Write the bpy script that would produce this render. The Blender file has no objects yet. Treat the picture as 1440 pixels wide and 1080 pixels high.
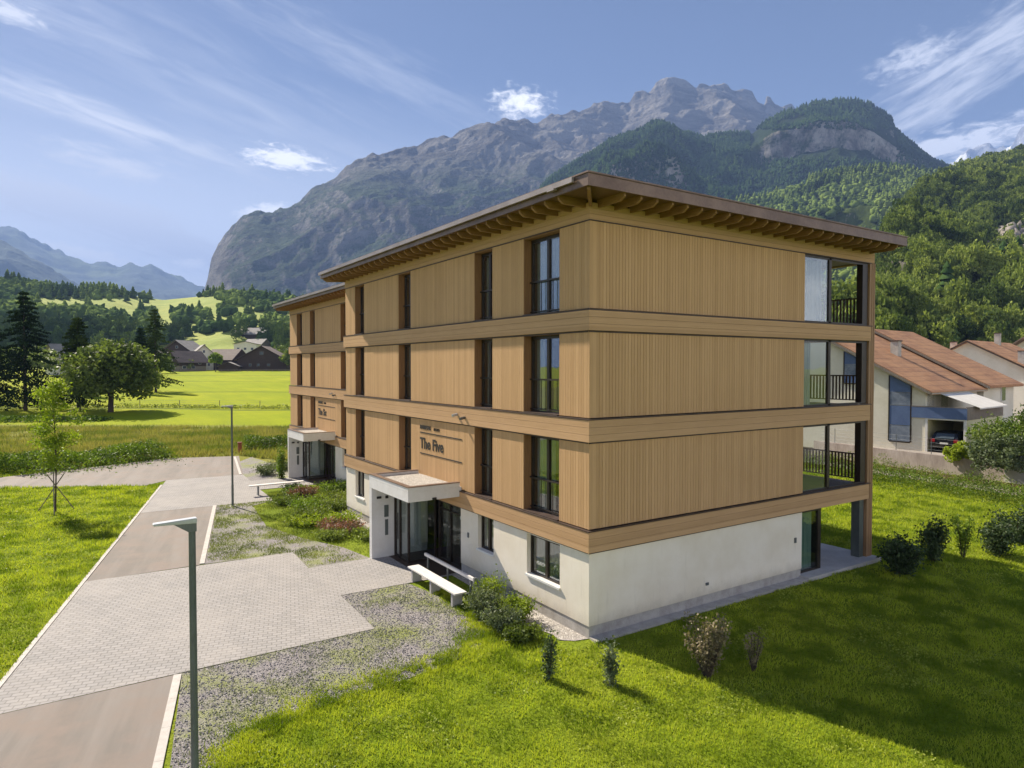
import bpy, bmesh, math, random
import numpy as np
from mathutils import Vector, Matrix
random.seed(7)
sc = bpy.context.scene
COL = sc.collection
# ---------------------------------------------------------------- camera, sun, sky, exposure
CAM = (-11.486, -13.747, 7.28); YAW = math.radians(33.2946); PITCH = math.radians(1.46); FPX = 944.87
cd = bpy.data.cameras.new('camera'); cam = bpy.data.objects.new('camera', cd); COL.objects.link(cam)
cam.location = CAM; cam.rotation_euler = (math.radians(90) - PITCH, 0, -YAW)
cd.sensor_width = 36; cd.lens = FPX / 1440 * 36; cd.clip_start = 0.1; cd.clip_end = 60000
sc.camera = cam
SUNV = Vector((-0.245, 1.0, 0.87)).normalized()
sd = bpy.data.lights.new('sun', 'SUN'); sun = bpy.data.objects.new('sun', sd); COL.objects.link(sun)
sd.energy = 5.0; sd.angle = math.radians(0.5); sd.color = (1.0, 0.90, 0.74)
sun.rotation_euler = (-SUNV).to_track_quat('-Z', 'Y').to_euler(); sun.location = (0, 0, 60)
sc.view_settings.view_transform = 'Standard'; sc.view_settings.look = 'None'
sc.view_settings.gamma = 1.0; sc.view_settings.exposure = 1.34
sc.cycles.max_bounces = 6; sc.cycles.transparent_max_bounces = 8; sc.cycles.volume_bounces = 0
sc.cycles.use_denoising = True
sc.cycles.volume_step_rate = 4

# unit vectors of the view in plan: used to turn sight lines into real ground distances
FH = np.array([math.sin(YAW), math.cos(YAW)]); RH = np.array([math.cos(YAW), -math.sin(YAW)])
_F = np.array([math.sin(YAW)*math.cos(PITCH), math.cos(YAW)*math.cos(PITCH), -math.sin(PITCH)])
_R = np.array([math.cos(YAW), -math.sin(YAW), 0.0]); _U = np.cross(_R, _F); _C = np.array(CAM)
def ray(px, py): return _F + (px-720)/FPX*_R - (py-540)/FPX*_U
def at(px, py, d):
    "world point on the sight line through (px,py) at horizontal depth d"
    r = ray(px, py); return _C + r*d/(r[0]*FH[0]+r[1]*FH[1])
def gz(x, y):
    "height of the valley floor"
    d = (x-CAM[0])*FH[0] + (y-CAM[1])*FH[1]
    a = np.clip(d-70, 0, 260)*0.024; b = np.clip(d-330, 0, 1e9)*0.002
    return a + b
def onground(px, d):
    p = at(px, 516, d); return np.array([p[0], p[1], float(gz(p[0], p[1]))])

def hx(s):
    s = s.lstrip('#'); v = [int(s[i:i+2], 16)/255 for i in (0, 2, 4)]
    return tuple(((c+0.055)/1.055)**2.4 if c > 0.04045 else c/12.92 for c in v) + (1.0,)

# ---------------------------------------------------------------- world
class NT:
    "tiny helper for building node trees"
    def __init__(s, tree): s.t = tree; s.n = tree.nodes; s.l = tree.links
    def node(s, typ, **kw):
        n = s.n.new(typ)
        for k, v in kw.items(): setattr(n, k, v)
        return n
    def put(s, sock, v):
        if isinstance(v, bpy.types.NodeSocket): s.l.new(v, sock)
        elif v is not None: sock.default_value = v
    def m(s, op, a, b=None, c=None, clamp=False):
        n = s.node('ShaderNodeMath', operation=op, use_clamp=clamp)
        for i, v in enumerate((a, b, c)): s.put(n.inputs[i], v)
        return n.outputs[0]
    def vm(s, op, a, b=None):
        n = s.node('ShaderNodeVectorMath', operation=op); s.put(n.inputs[0], a); s.put(n.inputs[1], b)
        return n.outputs['Value'] if op == 'DOT_PRODUCT' else n.outputs[0]
    def mix(s, f, a, b, blend='MIX'):
        n = s.node('ShaderNodeMix', data_type='RGBA', blend_type=blend)
        s.put(n.inputs[0], f); s.put(n.inputs[6], a); s.put(n.inputs[7], b); return n.outputs[2]
    def noise(s, vec, scale, detail=4, rough=0.55, dist=0.0, out=0):
        n = s.node('ShaderNodeTexNoise'); s.put(n.inputs['Vector'], vec); n.inputs['Scale'].default_value = scale
        n.inputs['Detail'].default_value = detail; n.inputs['Roughness'].default_value = rough
        n.inputs['Distortion'].default_value = dist; return n.outputs[out]
    def ss(s, v, a, b, lo=0.0, hi=1.0):
        n = s.node('ShaderNodeMapRange', interpolation_type='SMOOTHSTEP'); s.put(n.inputs[0], v)
        for i, q in enumerate((a, b, lo, hi)): s.put(n.inputs[i+1], q)
        return n.outputs[0]
    def scale(s, vec, xyz, loc=(0, 0, 0), rot=(0, 0, 0)):
        n = s.node('ShaderNodeMapping'); s.put(n.inputs[0], vec); n.inputs['Scale'].default_value = xyz
        n.inputs['Location'].default_value = loc; n.inputs['Rotation'].default_value = rot; return n.outputs[0]
    def sep(s, v):
        n = s.node('ShaderNodeSeparateXYZ'); s.put(n.inputs[0], v); return n.outputs
    def comb(s, x, y, z):
        n = s.node('ShaderNodeCombineXYZ'); s.put(n.inputs[0], x); s.put(n.inputs[1], y); s.put(n.inputs[2], z); return n.outputs[0]

w = bpy.data.worlds.new('World'); sc.world = w; w.use_nodes = True
W = NT(w.node_tree); W.n.clear()
sky = W.node('ShaderNodeTexSky', sky_type='NISHITA'); sky.sun_disc = False
sky.sun_elevation = math.asin(SUNV.z); sky.sun_rotation = math.atan2(SUNV.x, SUNV.y)
sky.altitude = 600; sky.air_density = 1.0; sky.dust_density = 0.5; sky.ozone_density = 2.0
tc = W.node('ShaderNodeTexCoord').outputs['Generated']
def wisp(px, py, wx, wy, ang, strength, soft=0.9, nscale=14, stretch=5):
    "one cloud: a soft ellipse on the sky about a fixed direction, broken up by noise"
    d0 = Vector(ray(px, py)).normalized(); rt = d0.cross(Vector((0, 0, 1))).normalized(); up = rt.cross(d0)
    ca, sa = math.cos(ang), math.sin(ang)
    ax = rt*ca - up*sa; ay = rt*sa + up*ca
    u = W.m('MULTIPLY', W.vm('DOT_PRODUCT', tc, tuple(ax)), FPX/wx)
    v = W.m('MULTIPLY', W.vm('DOT_PRODUCT', tc, tuple(ay)), FPX/wy)
    r = W.m('SQRT', W.m('ADD', W.m('MULTIPLY', u, u), W.m('MULTIPLY', v, v)))
    front = W.m('GREATER_THAN', W.vm('DOT_PRODUCT', tc, tuple(d0)), 0.3)
    uv = W.comb(W.m('MULTIPLY', u, wx/100.0*nscale/stretch), W.m('MULTIPLY', v, wy/100.0*nscale), px*0.37)
    nz = W.noise(uv, 1.0, 7, 0.62, 0.5)
    k = W.m('ADD', W.m('SUBTRACT', 1.0, r), W.m('MULTIPLY', W.m('SUBTRACT', nz, 0.5), 2.2))
    k = W.ss(k, 0.0, soft)
    return W.m('MULTIPLY', W.m('MULTIPLY', k, front), strength)
skyc = W.mix(1.0, sky.outputs[0], (0.60, 0.60, 0.66, 1), 'MULTIPLY')
cirrus = None
R_ = math.radians
for a in [(150, 170, 230, 26, R_(12), .5, 1.6, 9, 7), (120, 300, 330, 34, R_(14), .85, 1.3, 9, 6), (160, 232, 90, 22, R_(8), .6, 1.3, 12, 4),
          (60, 268, 170, 12, R_(10), .5, 1.2, 9, 7), (520, 90, 260, 40, R_(20), .16, 1.6, 9, 6), (10, 15, 60, 16, R_(10), .5, 1.2, 12, 3),
          (300, 130, 420, 90, R_(18), .16, 1.8, 6, 7), (1340, 130, 200, 30, R_(-25), .34, 1.4, 9, 5), (1400, 60, 180, 36, R_(-22), .38, 1.4, 9, 5),
          (1330, 205, 130, 22, R_(-6), .75, 1.2, 12, 3), (1290, 80, 60, 26, R_(-10), .35, 1.2, 14, 2), (60, 20, 300, 40, R_(8), .2, 1.6, 9, 6),
          (230, 345, 260, 30, R_(8), .4, 1.6, 9, 6)]:
    k = wisp(*a); cirrus = k if cirrus is None else W.m('MAXIMUM', cirrus, k)
puffs = None
for a in [(405, 224, 62, 17, R_(4), 1, .75, 15, 2.6), (732, 146, 44, 25, R_(4), .95, 1.0, 14, 1.8), (378, 296, 48, 11, R_(-8), .95, .8, 15, 2), (122, 357, 62, 10, R_(9), .95, .8, 15, 3),
          (268, 371, 26, 10, R_(-6), .8, .9, 26, 2), (90, 348, 30, 7, R_(8), .7, .8, 26, 2)]:
    k = wisp(*a); puffs = k if puffs is None else W.m('MAXIMUM', puffs, k)
CLOUD = 9.0
cirrus = W.m('MULTIPLY', cirrus, 2.3, clamp=True)
veil = W.m('MULTIPLY', W.ss(W.sep(tc)[2], .40, .0), W.ss(W.vm('DOT_PRODUCT', tc, (-.25, .97, 0)), .2, 1.0)); skyc = W.mix(W.m('MULTIPLY', veil, .85), skyc, (17.5, 17.6, 17.8, 1))
c1 = W.mix(cirrus, skyc, (CLOUD*1.0, CLOUD*1.02, CLOUD*1.1, 1))
c2 = W.mix(puffs, c1, (CLOUD*1.6, CLOUD*1.58, CLOUD*1.56, 1))
bg = W.node('ShaderNodeBackground'); 
# added unseen cloud bank low behind the viewer, to brighten the shaded walls
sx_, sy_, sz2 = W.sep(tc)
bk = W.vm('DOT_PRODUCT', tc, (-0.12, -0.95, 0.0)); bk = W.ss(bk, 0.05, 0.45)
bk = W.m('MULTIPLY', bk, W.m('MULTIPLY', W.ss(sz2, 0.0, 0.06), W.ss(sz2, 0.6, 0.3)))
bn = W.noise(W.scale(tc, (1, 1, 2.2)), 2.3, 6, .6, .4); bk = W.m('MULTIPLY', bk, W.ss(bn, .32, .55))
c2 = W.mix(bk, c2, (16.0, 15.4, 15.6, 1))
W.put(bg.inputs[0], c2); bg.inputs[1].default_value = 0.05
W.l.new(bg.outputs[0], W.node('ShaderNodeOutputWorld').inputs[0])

# ---------------------------------------------------------------- object helpers
def tag(o, label=None, cat=None, group=None, kind=None):
    for k, v in (('label', label), ('category', cat), ('group', group), ('kind', kind)):
        if v: o[k] = v
    return o
def empty(name, loc=(0, 0, 0), rz=0, label=None, cat=None, group=None):
    o = bpy.data.objects.new(name, None); COL.objects.link(o); o.location = loc; o.rotation_euler = (0, 0, rz)
    o.empty_display_size = 0.3
    return tag(o, label, cat, group)
def copy_tree(o, parent=None):
    c = o.copy(); COL.objects.link(c)
    if parent: c.parent = parent
    for ch in list(o.children): copy_tree(ch, c)
    return c
def link(name, me, m, parent=None, smooth=False):
    o = bpy.data.objects.new(name, me); COL.objects.link(o)
    if m: me.materials.append(m)
    if parent: o.parent = parent
    if smooth: me.polygons.foreach_set('use_smooth', [True]*len(me.polygons))
    return o
class MB:
    def __init__(s): s.v = []; s.f = []
    def quad(s, a, b, c, d):
        n = len(s.v); s.v += [tuple(a), tuple(b), tuple(c), tuple(d)]; s.f.append((n, n+1, n+2, n+3)); return s
    def poly(s, pts):
        n = len(s.v); s.v += [tuple(p) for p in pts]; s.f.append(tuple(range(n, n+len(pts)))); return s
    def box(s, x0, x1, y0, y1, z0, z1):
        x0, x1 = sorted((x0, x1)); y0, y1 = sorted((y0, y1)); z0, z1 = sorted((z0, z1)); n = len(s.v)
        s.v += [(x0,y0,z0),(x1,y0,z0),(x1,y1,z0),(x0,y1,z0),(x0,y0,z1),(x1,y0,z1),(x1,y1,z1),(x0,y1,z1)]
        s.f += [(n,n+3,n+2,n+1),(n+4,n+5,n+6,n+7),(n,n+1,n+5,n+4),(n+1,n+2,n+6,n+5),(n+2,n+3,n+7,n+6),(n+3,n,n+4,n+7)]
        return s
    def prism(s, pts, d):
        "polygon pts extruded by vector d"
        n = len(s.v); k = len(pts); d = Vector(d)
        s.v += [tuple(p) for p in pts] + [tuple(Vector(p)+d) for p in pts]
        s.f.append(tuple(range(n+k-1, n-1, -1))); s.f.append(tuple(range(n+k, n+2*k)))
        for i in range(k): j = (i+1) % k; s.f.append((n+i, n+j, n+k+j, n+k+i))
        return s
    def tube(s, pts, rad, k=8, cap=True):
        pts = [Vector(p) for p in pts]; rad = rad if isinstance(rad, (list, tuple)) else [rad]*len(pts); rings = []
        for i, p in enumerate(pts):
            t = (pts[min(i+1, len(pts)-1)]-pts[max(i-1, 0)]).normalized()
            a = t.cross(Vector((0, 0, 1))); a = a.normalized() if a.length > 1e-3 else Vector((1, 0, 0)); b = t.cross(a)
            n = len(s.v); rings.append(n)
            for q in range(k):
                an = 2*math.pi*q/k; s.v.append(tuple(p + (a*math.cos(an)+b*math.sin(an))*rad[i]))
        for i in range(len(rings)-1):
            for q in range(k):
                r = (q+1) % k; s.f.append((rings[i]+q, rings[i]+r, rings[i+1]+r, rings[i+1]+q))
        if cap: s.f.append(tuple(rings[0]+q for q in range(k))[::-1]); s.f.append(tuple(rings[-1]+q for q in range(k)))
        return s
    def build(s, name, m, parent=None, smooth=False, bevel=0):
        me = bpy.data.meshes.new(name); me.from_pydata(s.v, [], s.f); me.update()
        bm = bmesh.new(); bm.from_mesh(me); bmesh.ops.recalc_face_normals(bm, faces=bm.faces)
        if bevel:
            bmesh.ops.bevel(bm, geom=[e for e in bm.edges if len(e.link_faces) == 2 and e.calc_face_angle(0) > 0.5], offset=bevel, segments=2, affect='EDGES')
        bm.to_mesh(me); bm.free()
        return link(name, me, m, parent, smooth)
def npmesh(name, V, F, m, parent=None, smooth=False):
    "fast mesh from arrays: V (n,3), F (m,k)"
    V = np.asarray(V, np.float32); F = np.asarray(F, np.int32); k = F.shape[1]
    me = bpy.data.meshes.new(name); me.vertices.add(len(V)); me.vertices.foreach_set('co', V.ravel())
    me.loops.add(F.size); me.loops.foreach_set('vertex_index', F.ravel())
    me.polygons.add(len(F)); me.polygons.foreach_set('loop_start', np.arange(0, F.size, k, dtype=np.int32))
    me.polygons.foreach_set('loop_total', np.full(len(F), k, np.int32))
    if smooth: me.polygons.foreach_set('use_smooth', np.ones(len(F), bool))
    me.update(calc_edges=True)
    return link(name, me, m, parent)

# numpy value noise
_rs = np.random.RandomState(3); _tab = _rs.rand(256, 256).astype(np.float64)
def vnoise(x, y):
    xi = np.floor(x).astype(int); yi = np.floor(y).astype(int); fx = x-xi; fy = y-yi
    fx = fx*fx*(3-2*fx); fy = fy*fy*(3-2*fy); g = lambda a, b: _tab[a & 255, b & 255]
    return (g(xi, yi)*(1-fx)+g(xi+1, yi)*fx)*(1-fy) + (g(xi, yi+1)*(1-fx)+g(xi+1, yi+1)*fx)*fy
def fbm(x, y, o=5, g=0.5, ridged=False):
    s = 0; a = 1; t = 0
    for i in range(o):
        n = vnoise(x*2**i+17.3*i, y*2**i-9.1*i)
        if ridged: n = 1-abs(2*n-1)
        s = s+a*n; t += a; a *= g
    return s/t

# ---------------------------------------------------------------- materials
def newmat(name):
    m = bpy.data.materials.new(name); m.use_nodes = True; t = NT(m.node_tree); t.b = t.n['Principled BSDF']; t.out = t.n['Material Output']
    t.co = t.node('ShaderNodeTexCoord').outputs['Object']; t.geo = t.node('ShaderNodeNewGeometry')
    return m, t
def bump(t, h, dist=0.01, strength=1.0):
    b = t.node('ShaderNodeBump'); b.inputs['Strength'].default_value = strength; b.inputs['Distance'].default_value = dist
    t.put(b.inputs['Height'], h); t.l.new(b.outputs[0], t.b.inputs['Normal'])
def plain(name, c1, c2=None, scale=3.0, rough=0.7, bmp=0.0, bscale=60, metal=0.0, stretch=(1, 1, 1), spec=None):
    m, t = newmat(name); c1 = hx(c1) if isinstance(c1, str) else c1; c2 = hx(c2) if isinstance(c2, str) else (c2 or tuple(x*0.8 for x in c1[:3])+(1,))
    v = t.scale(t.co, stretch)
    n = t.noise(v, scale, 5, 0.6); n2 = t.noise(v, scale*9, 3, 0.6)
    f = t.m('ADD', t.m('MULTIPLY', n, 0.7), t.m('MULTIPLY', n2, 0.3)); f = t.ss(f, 0.3, 0.7)
    t.put(t.b.inputs['Base Color'], t.mix(f, c1, c2)); t.b.inputs['Roughness'].default_value = rough; t.b.inputs['Metallic'].default_value = metal
    if spec is not None: t.b.inputs['Specular IOR Level'].default_value = spec
    if bmp: bump(t, t.noise(t.co, bscale, 4, 0.6), bmp)
    return m
def wood(name, base, dark, pitch=0.115, vertical=True, var=0.26, lowvar=0.35):
    "boards: every board its own tone, with grain along it"
    m, t = newmat(name); x, y, z = t.sep(t.co)
    across = t.m('ADD', x, y) if vertical else z
    bi = t.m('FLOOR', t.m('DIVIDE', across, pitch))
    wn = t.node('ShaderNodeTexWhiteNoise', noise_dimensions='1D'); t.put(wn.inputs['W'], bi)
    st = (22, 22, 1.2) if vertical else (1.2, 1.2, 26)
    g = t.noise(t.scale(t.co, st), 1.0, 6, 0.65, 0.4)
    lo = t.noise(t.co, 0.45, 4, 0.6)
    f = t.m('ADD', t.m('ADD', t.m('MULTIPLY', wn.outputs[0], var), t.m('MULTIPLY', g, 0.5)), t.m('MULTIPLY', lo, lowvar))
    f = t.ss(f, 0.25, 0.85)
    t.put(t.b.inputs['Base Color'], t.mix(f, hx(base), hx(dark))); t.b.inputs['Roughness'].default_value = 0.68
    t.b.inputs['Specular IOR Level'].default_value = 0.25
    bump(t, g, 0.002)
    return m
def leafmat(name, c1, c2, c3=None, trans=0.35, rough=0.55, wx=0.25, spec=.2):
    m, t = newmat(name); r = t.geo.outputs['Random Per Island']
    oi = t.node('ShaderNodeObjectInfo').outputs['Random']
    n = t.noise(t.geo.outputs['Position'], wx, 3, 0.5)
    col = t.mix(r, hx(c1), hx(c2))
    if c3: col = t.mix(t.ss(n, 0.42, 0.62), col, hx(c3))
    col = t.mix(t.m('MULTIPLY', oi, 0.7), col, t.mix(1.0, col, (.55, .62, .6, 1), 'MULTIPLY'))
    t.put(t.b.inputs['Base Color'], col); t.b.inputs['Roughness'].default_value = rough; t.b.inputs['Specular IOR Level'].default_value = spec
    if trans:
        tr = t.node('ShaderNodeBsdfTranslucent'); t.put(tr.inputs[0], t.mix(1.0, col, (1.25, 1.3, 0.6, 1), 'MULTIPLY'))
        mx = t.node('ShaderNodeMixShader'); mx.inputs[0].default_value = trans
        t.l.new(t.b.outputs[0], mx.inputs[1]); t.l.new(tr.outputs[0], mx.inputs[2]); t.l.new(mx.outputs[0], t.out.inputs[0])
    return m
def glassmat(name, refl=0.10, tint=(0.85, 0.9, 0.88, 1), dark=0.0):
    m, t = newmat(name)
    gl = t.node('ShaderNodeBsdfGlossy'); gl.inputs['Roughness'].default_value = 0.0; gl.inputs[0].default_value = (0.95, 0.97, 1, 1)
    tr = t.node('ShaderNodeBsdfTransparent'); tr.inputs[0].default_value = tint
    lw = t.node('ShaderNodeLayerWeight'); lw.inputs[0].default_value = .5
    f = t.m('ADD', t.m('MULTIPLY', t.m('POWER', lw.outputs['Facing'], 4.0), .9), refl, clamp=True)
    nb = t.node('ShaderNodeBump'); nb.inputs['Strength'].default_value = 0.5; nb.inputs['Distance'].default_value = 0.004
    t.put(nb.inputs['Height'], t.noise(t.co, 1.3, 2, 0.4)); t.l.new(nb.outputs[0], gl.inputs['Normal'])
    mx = t.node('ShaderNodeMixShader'); t.put(mx.inputs[0], f); t.l.new(tr.outputs[0], mx.inputs[1]); t.l.new(gl.outputs[0], mx.inputs[2])
    t.l.new(mx.outputs[0], t.out.inputs[0]); t.n.remove(t.b)
    return m

M = {}
M['clad'] = wood('wood_cladding', '#cca578', '#b59064', 0.115)
M['band'] = wood('wood_band_boards', '#c8a279', '#b28e66', 0.19, vertical=False, var=0.3)
M['post'] = plain('dark_stained_post', '#a58260', '#876642', 1.5, .6, stretch=(14, 14, .5)); M['reveal'] = plain('wood_reveal', '#9a7248', '#7d5836', 2.0, 0.6, stretch=(20, 20, 1))
M['rafter'] = plain('rafter_timber', '#9a7648', '#7e5c36', 3.0, 0.65, stretch=(1, 1, 6))
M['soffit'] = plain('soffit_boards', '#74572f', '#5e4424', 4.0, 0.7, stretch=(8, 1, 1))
M['copper'] = plain('brown_copper_sheet', '#80695a', '#634e42', 1.5, 0.42, metal=0.35)
M['flash'] = plain('dark_flashing', '#54433a', '#40322b', 3, 0.5, metal=0.3)
M['gutter'] = plain('grey_gutter_metal', '#a89c96', '#8d817a', 1.2, 0.4, metal=0.45)
M['stucco'] = plain('cream_stucco', '#f0e6d6', '#e8dcc8', 0.8, 0.9, bmp=0.003, bscale=90)
def stuccomat():
    m, t = newmat('cream_stucco'); x, y, z = t.sep(t.co); n = t.noise(t.co, .8, 5, .6); n2 = t.noise(t.scale(t.co, (5, 5, .6)), 1.0, 5, .65)
    c = t.mix(t.ss(n, .3, .7), hx('#f0e6d6'), hx('#e6dac6')); c = t.mix(t.m('MULTIPLY', t.ss(n2, .55, .8), .22), c, hx('#a89c88'))
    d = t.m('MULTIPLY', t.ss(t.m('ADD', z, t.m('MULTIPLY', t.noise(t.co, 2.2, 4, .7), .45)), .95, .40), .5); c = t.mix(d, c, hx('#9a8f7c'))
    t.put(t.b.inputs['Base Color'], c); t.b.inputs['Roughness'].default_value = .9; bump(t, t.noise(t.co, 90, 4, .6), .003); return m
M['stucco'] = stuccomat()
M['plinth'] = plain('grey_plinth_concrete', '#b5b0aa', '#97918c', 3, 0.9, bmp=0.004, bscale=50)
M['white'] = plain('white_render', '#dcdad6', '#cecbc5', 1.2, 0.85, bmp=0.002, bscale=90)
M['sill'] = plain('white_metal_sill', '#e6e4e0', '#d8d5d0', 1, 0.4)
M['frame'] = plain('bronze_window_frame', '#3d332c', '#2c2520', 3, 0.4, metal=0.3)
M['room'] = plain('interior_wall', '#6e665c', '#544d45', 0.7, 0.9)
M['curtain'] = plain('pale_curtain', '#b9bab6', '#90938f', 1.2, 0.9, stretch=(12, 12, .3))
M['greencurtain'] = plain('green_curtain', '#8ba595', '#5a7467', 2.2, 0.9, stretch=(10, 10, .2))
M['glass'] = glassmat('window_glass', 0.15, (.78, .84, .83, 1))
M['clear'] = glassmat('clear_glass', 0.03, (0.93, 0.96, 0.95, 1))
M['concrete'] = plain('light_concrete', '#b9b5b2', '#a5a09c', 1.5, 0.85, bmp=0.003)
M['metal'] = plain('galvanised_steel', '#7c8084', '#5f6468', 5, 0.45, metal=0.6, stretch=(1, 1, .2))
M['polegrey'] = plain('grey_green_pole_paint', '#6a716e', '#525957', 3, 0.45, metal=0.2, stretch=(1, 1, .3))
M['black'] = plain('black_letter_paint', '#2e2922', '#241f1a', 3, 0.7)
M['lampgrey'] = plain('pale_aluminium', '#c3c5c8', '#aeb1b4', 3, 0.35, metal=0.3)
# ================================================================ the two apartment houses
BANDS = [(2.33, 2.92), (5.28, 5.90), (8.25, 8.82)]
PANELS = [(2.92, 5.28), (5.90, 8.25), (8.82, 11.16)]
ROOF_U, ROOF_T = 11.70, 12.02
def clad_x(mb, y0, y1, z0, z1, x=0.0, t=0.30, pitch=0.115, face=-1):
    "cladding on a plane x = const facing -x: real boards with grooves, closed behind"
    gr, dp = 0.009, 0.011
    k0 = math.floor(y0/pitch)
    ys = []; k = k0
    while k*pitch < y1:
        a = max(y0, k*pitch + gr/2); b = min(y1, (k+1)*pitch - gr/2)
        if b-a > 0.01: ys.append((a, b))
        k += 1
    for a, b in ys: mb.box(x, x+0.03, a, b, z0, z1)
    mb.box(x+dp, x+t, y0+0.001, y1-0.001, z0+0.001, z1-0.001)
def clad_y(mb, x0, x1, z0, z1, y=0.0, t=0.30, pitch=0.115):
    gr, dp = 0.009, 0.011; k = math.floor(x0/pitch)
    while k*pitch < x1:
        a = max(x0, k*pitch + gr/2); b = min(x1, (k+1)*pitch - gr/2)
        if b-a > 0.01: mb.box(a, b, y, y+0.03, z0, z1)
        k += 1
    mb.box(x0+0.001, x1-0.001, y+dp, y+t, z0+0.001, z1-0.001)

def text_mesh(name, body, size, loc, parent, bold=0.0, sx=1.0, depth=0.012):
    cu = bpy.data.curves.new(name, 'FONT'); cu.body = body; cu.size = size; cu.extrude = depth; cu.offset = bold
    o = bpy.data.objects.new(name, cu); COL.objects.link(o)
    dg = bpy.context.evaluated_depsgraph_get(); me = bpy.data.meshes.new_from_object(o.evaluated_get(dg))
    bpy.data.objects.remove(o)
    # text runs towards -y, faces -x
    Mx = Matrix(((0, 0, -1, loc[0]), (-sx, 0, 0, loc[1]), (0, 1, 0, loc[2]), (0, 0, 0, 1)))
    me.transform(Mx); me.flip_normals() if sx < 0 else None
    return link(name, me, M['black'], parent)

def window_x(parent, y0, y1, z0, z1, x=0.30, mull=True, rail=True, curtain='half', sill=False, name='window', dark=False):
    "window in a wall facing -x; frame mesh with panes, curtain, railing as sub-parts"
    f = MB(); t = 0.07
    f.box(x-0.03, x+0.06, y0, y0+t, z0, z1); f.box(x-0.03, x+0.06, y1-t, y1, z0, z1)
    f.box(x-0.03, x+0.06, y0+t, y1-t, z0, z0+t); f.box(x-0.03, x+0.06, y0+t, y1-t, z1-t*1.3, z1)
    ym = (y0+y1)/2
    if mull: f.box(x-0.04, x+0.05, ym-0.055, ym+0.055, z0+t, z1-t*1.3)
    fo = f.build(name, M['frame'], parent)
    MB().box(x+0.005, x+0.02, y0+t*.6, y1-t*.6, z0+t*.6, z1-t).build('pane', M['glass'], fo)
    if rail:
        r = MB(); zr = z0+0.98
        r.box(x-0.09, x-0.055, y0, y1, zr, zr+0.045); r.box(x-0.085, x-0.06, y0, y1, z0+0.10, z0+0.13)
        n = max(2, int((y1-y0)/0.45))
        for i in range(1, n): yy = y0+(y1-y0)*i/n; r.box(x-0.082, x-0.063, yy-0.008, yy+0.008, z0+0.13, zr)
        r.build('railing', M['frame'], fo)
    if curtain:
        c = MB(); a, b = (y0+0.08, y1-0.08) if curtain == 'full' else ((ym-0.1, y1-0.08) if curtain == 'half' else (y1-0.45, y1-0.08))
        n = int((b-a)/0.04); xs = [x+0.17+0.035*math.sin(i*1.9)+0.01*math.sin(i*4.1) for i in range(n+1)]
        for i in range(n):
            ya, yb = a+(b-a)*i/n, a+(b-a)*(i+1)/n
            c.quad((xs[i], ya, z0+0.06), (xs[i+1], yb, z0+0.06), (xs[i+1], yb, z1-0.1), (xs[i], ya, z1-0.1))
        c.build('curtain', M['curtain'], fo)
    return fo

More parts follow.
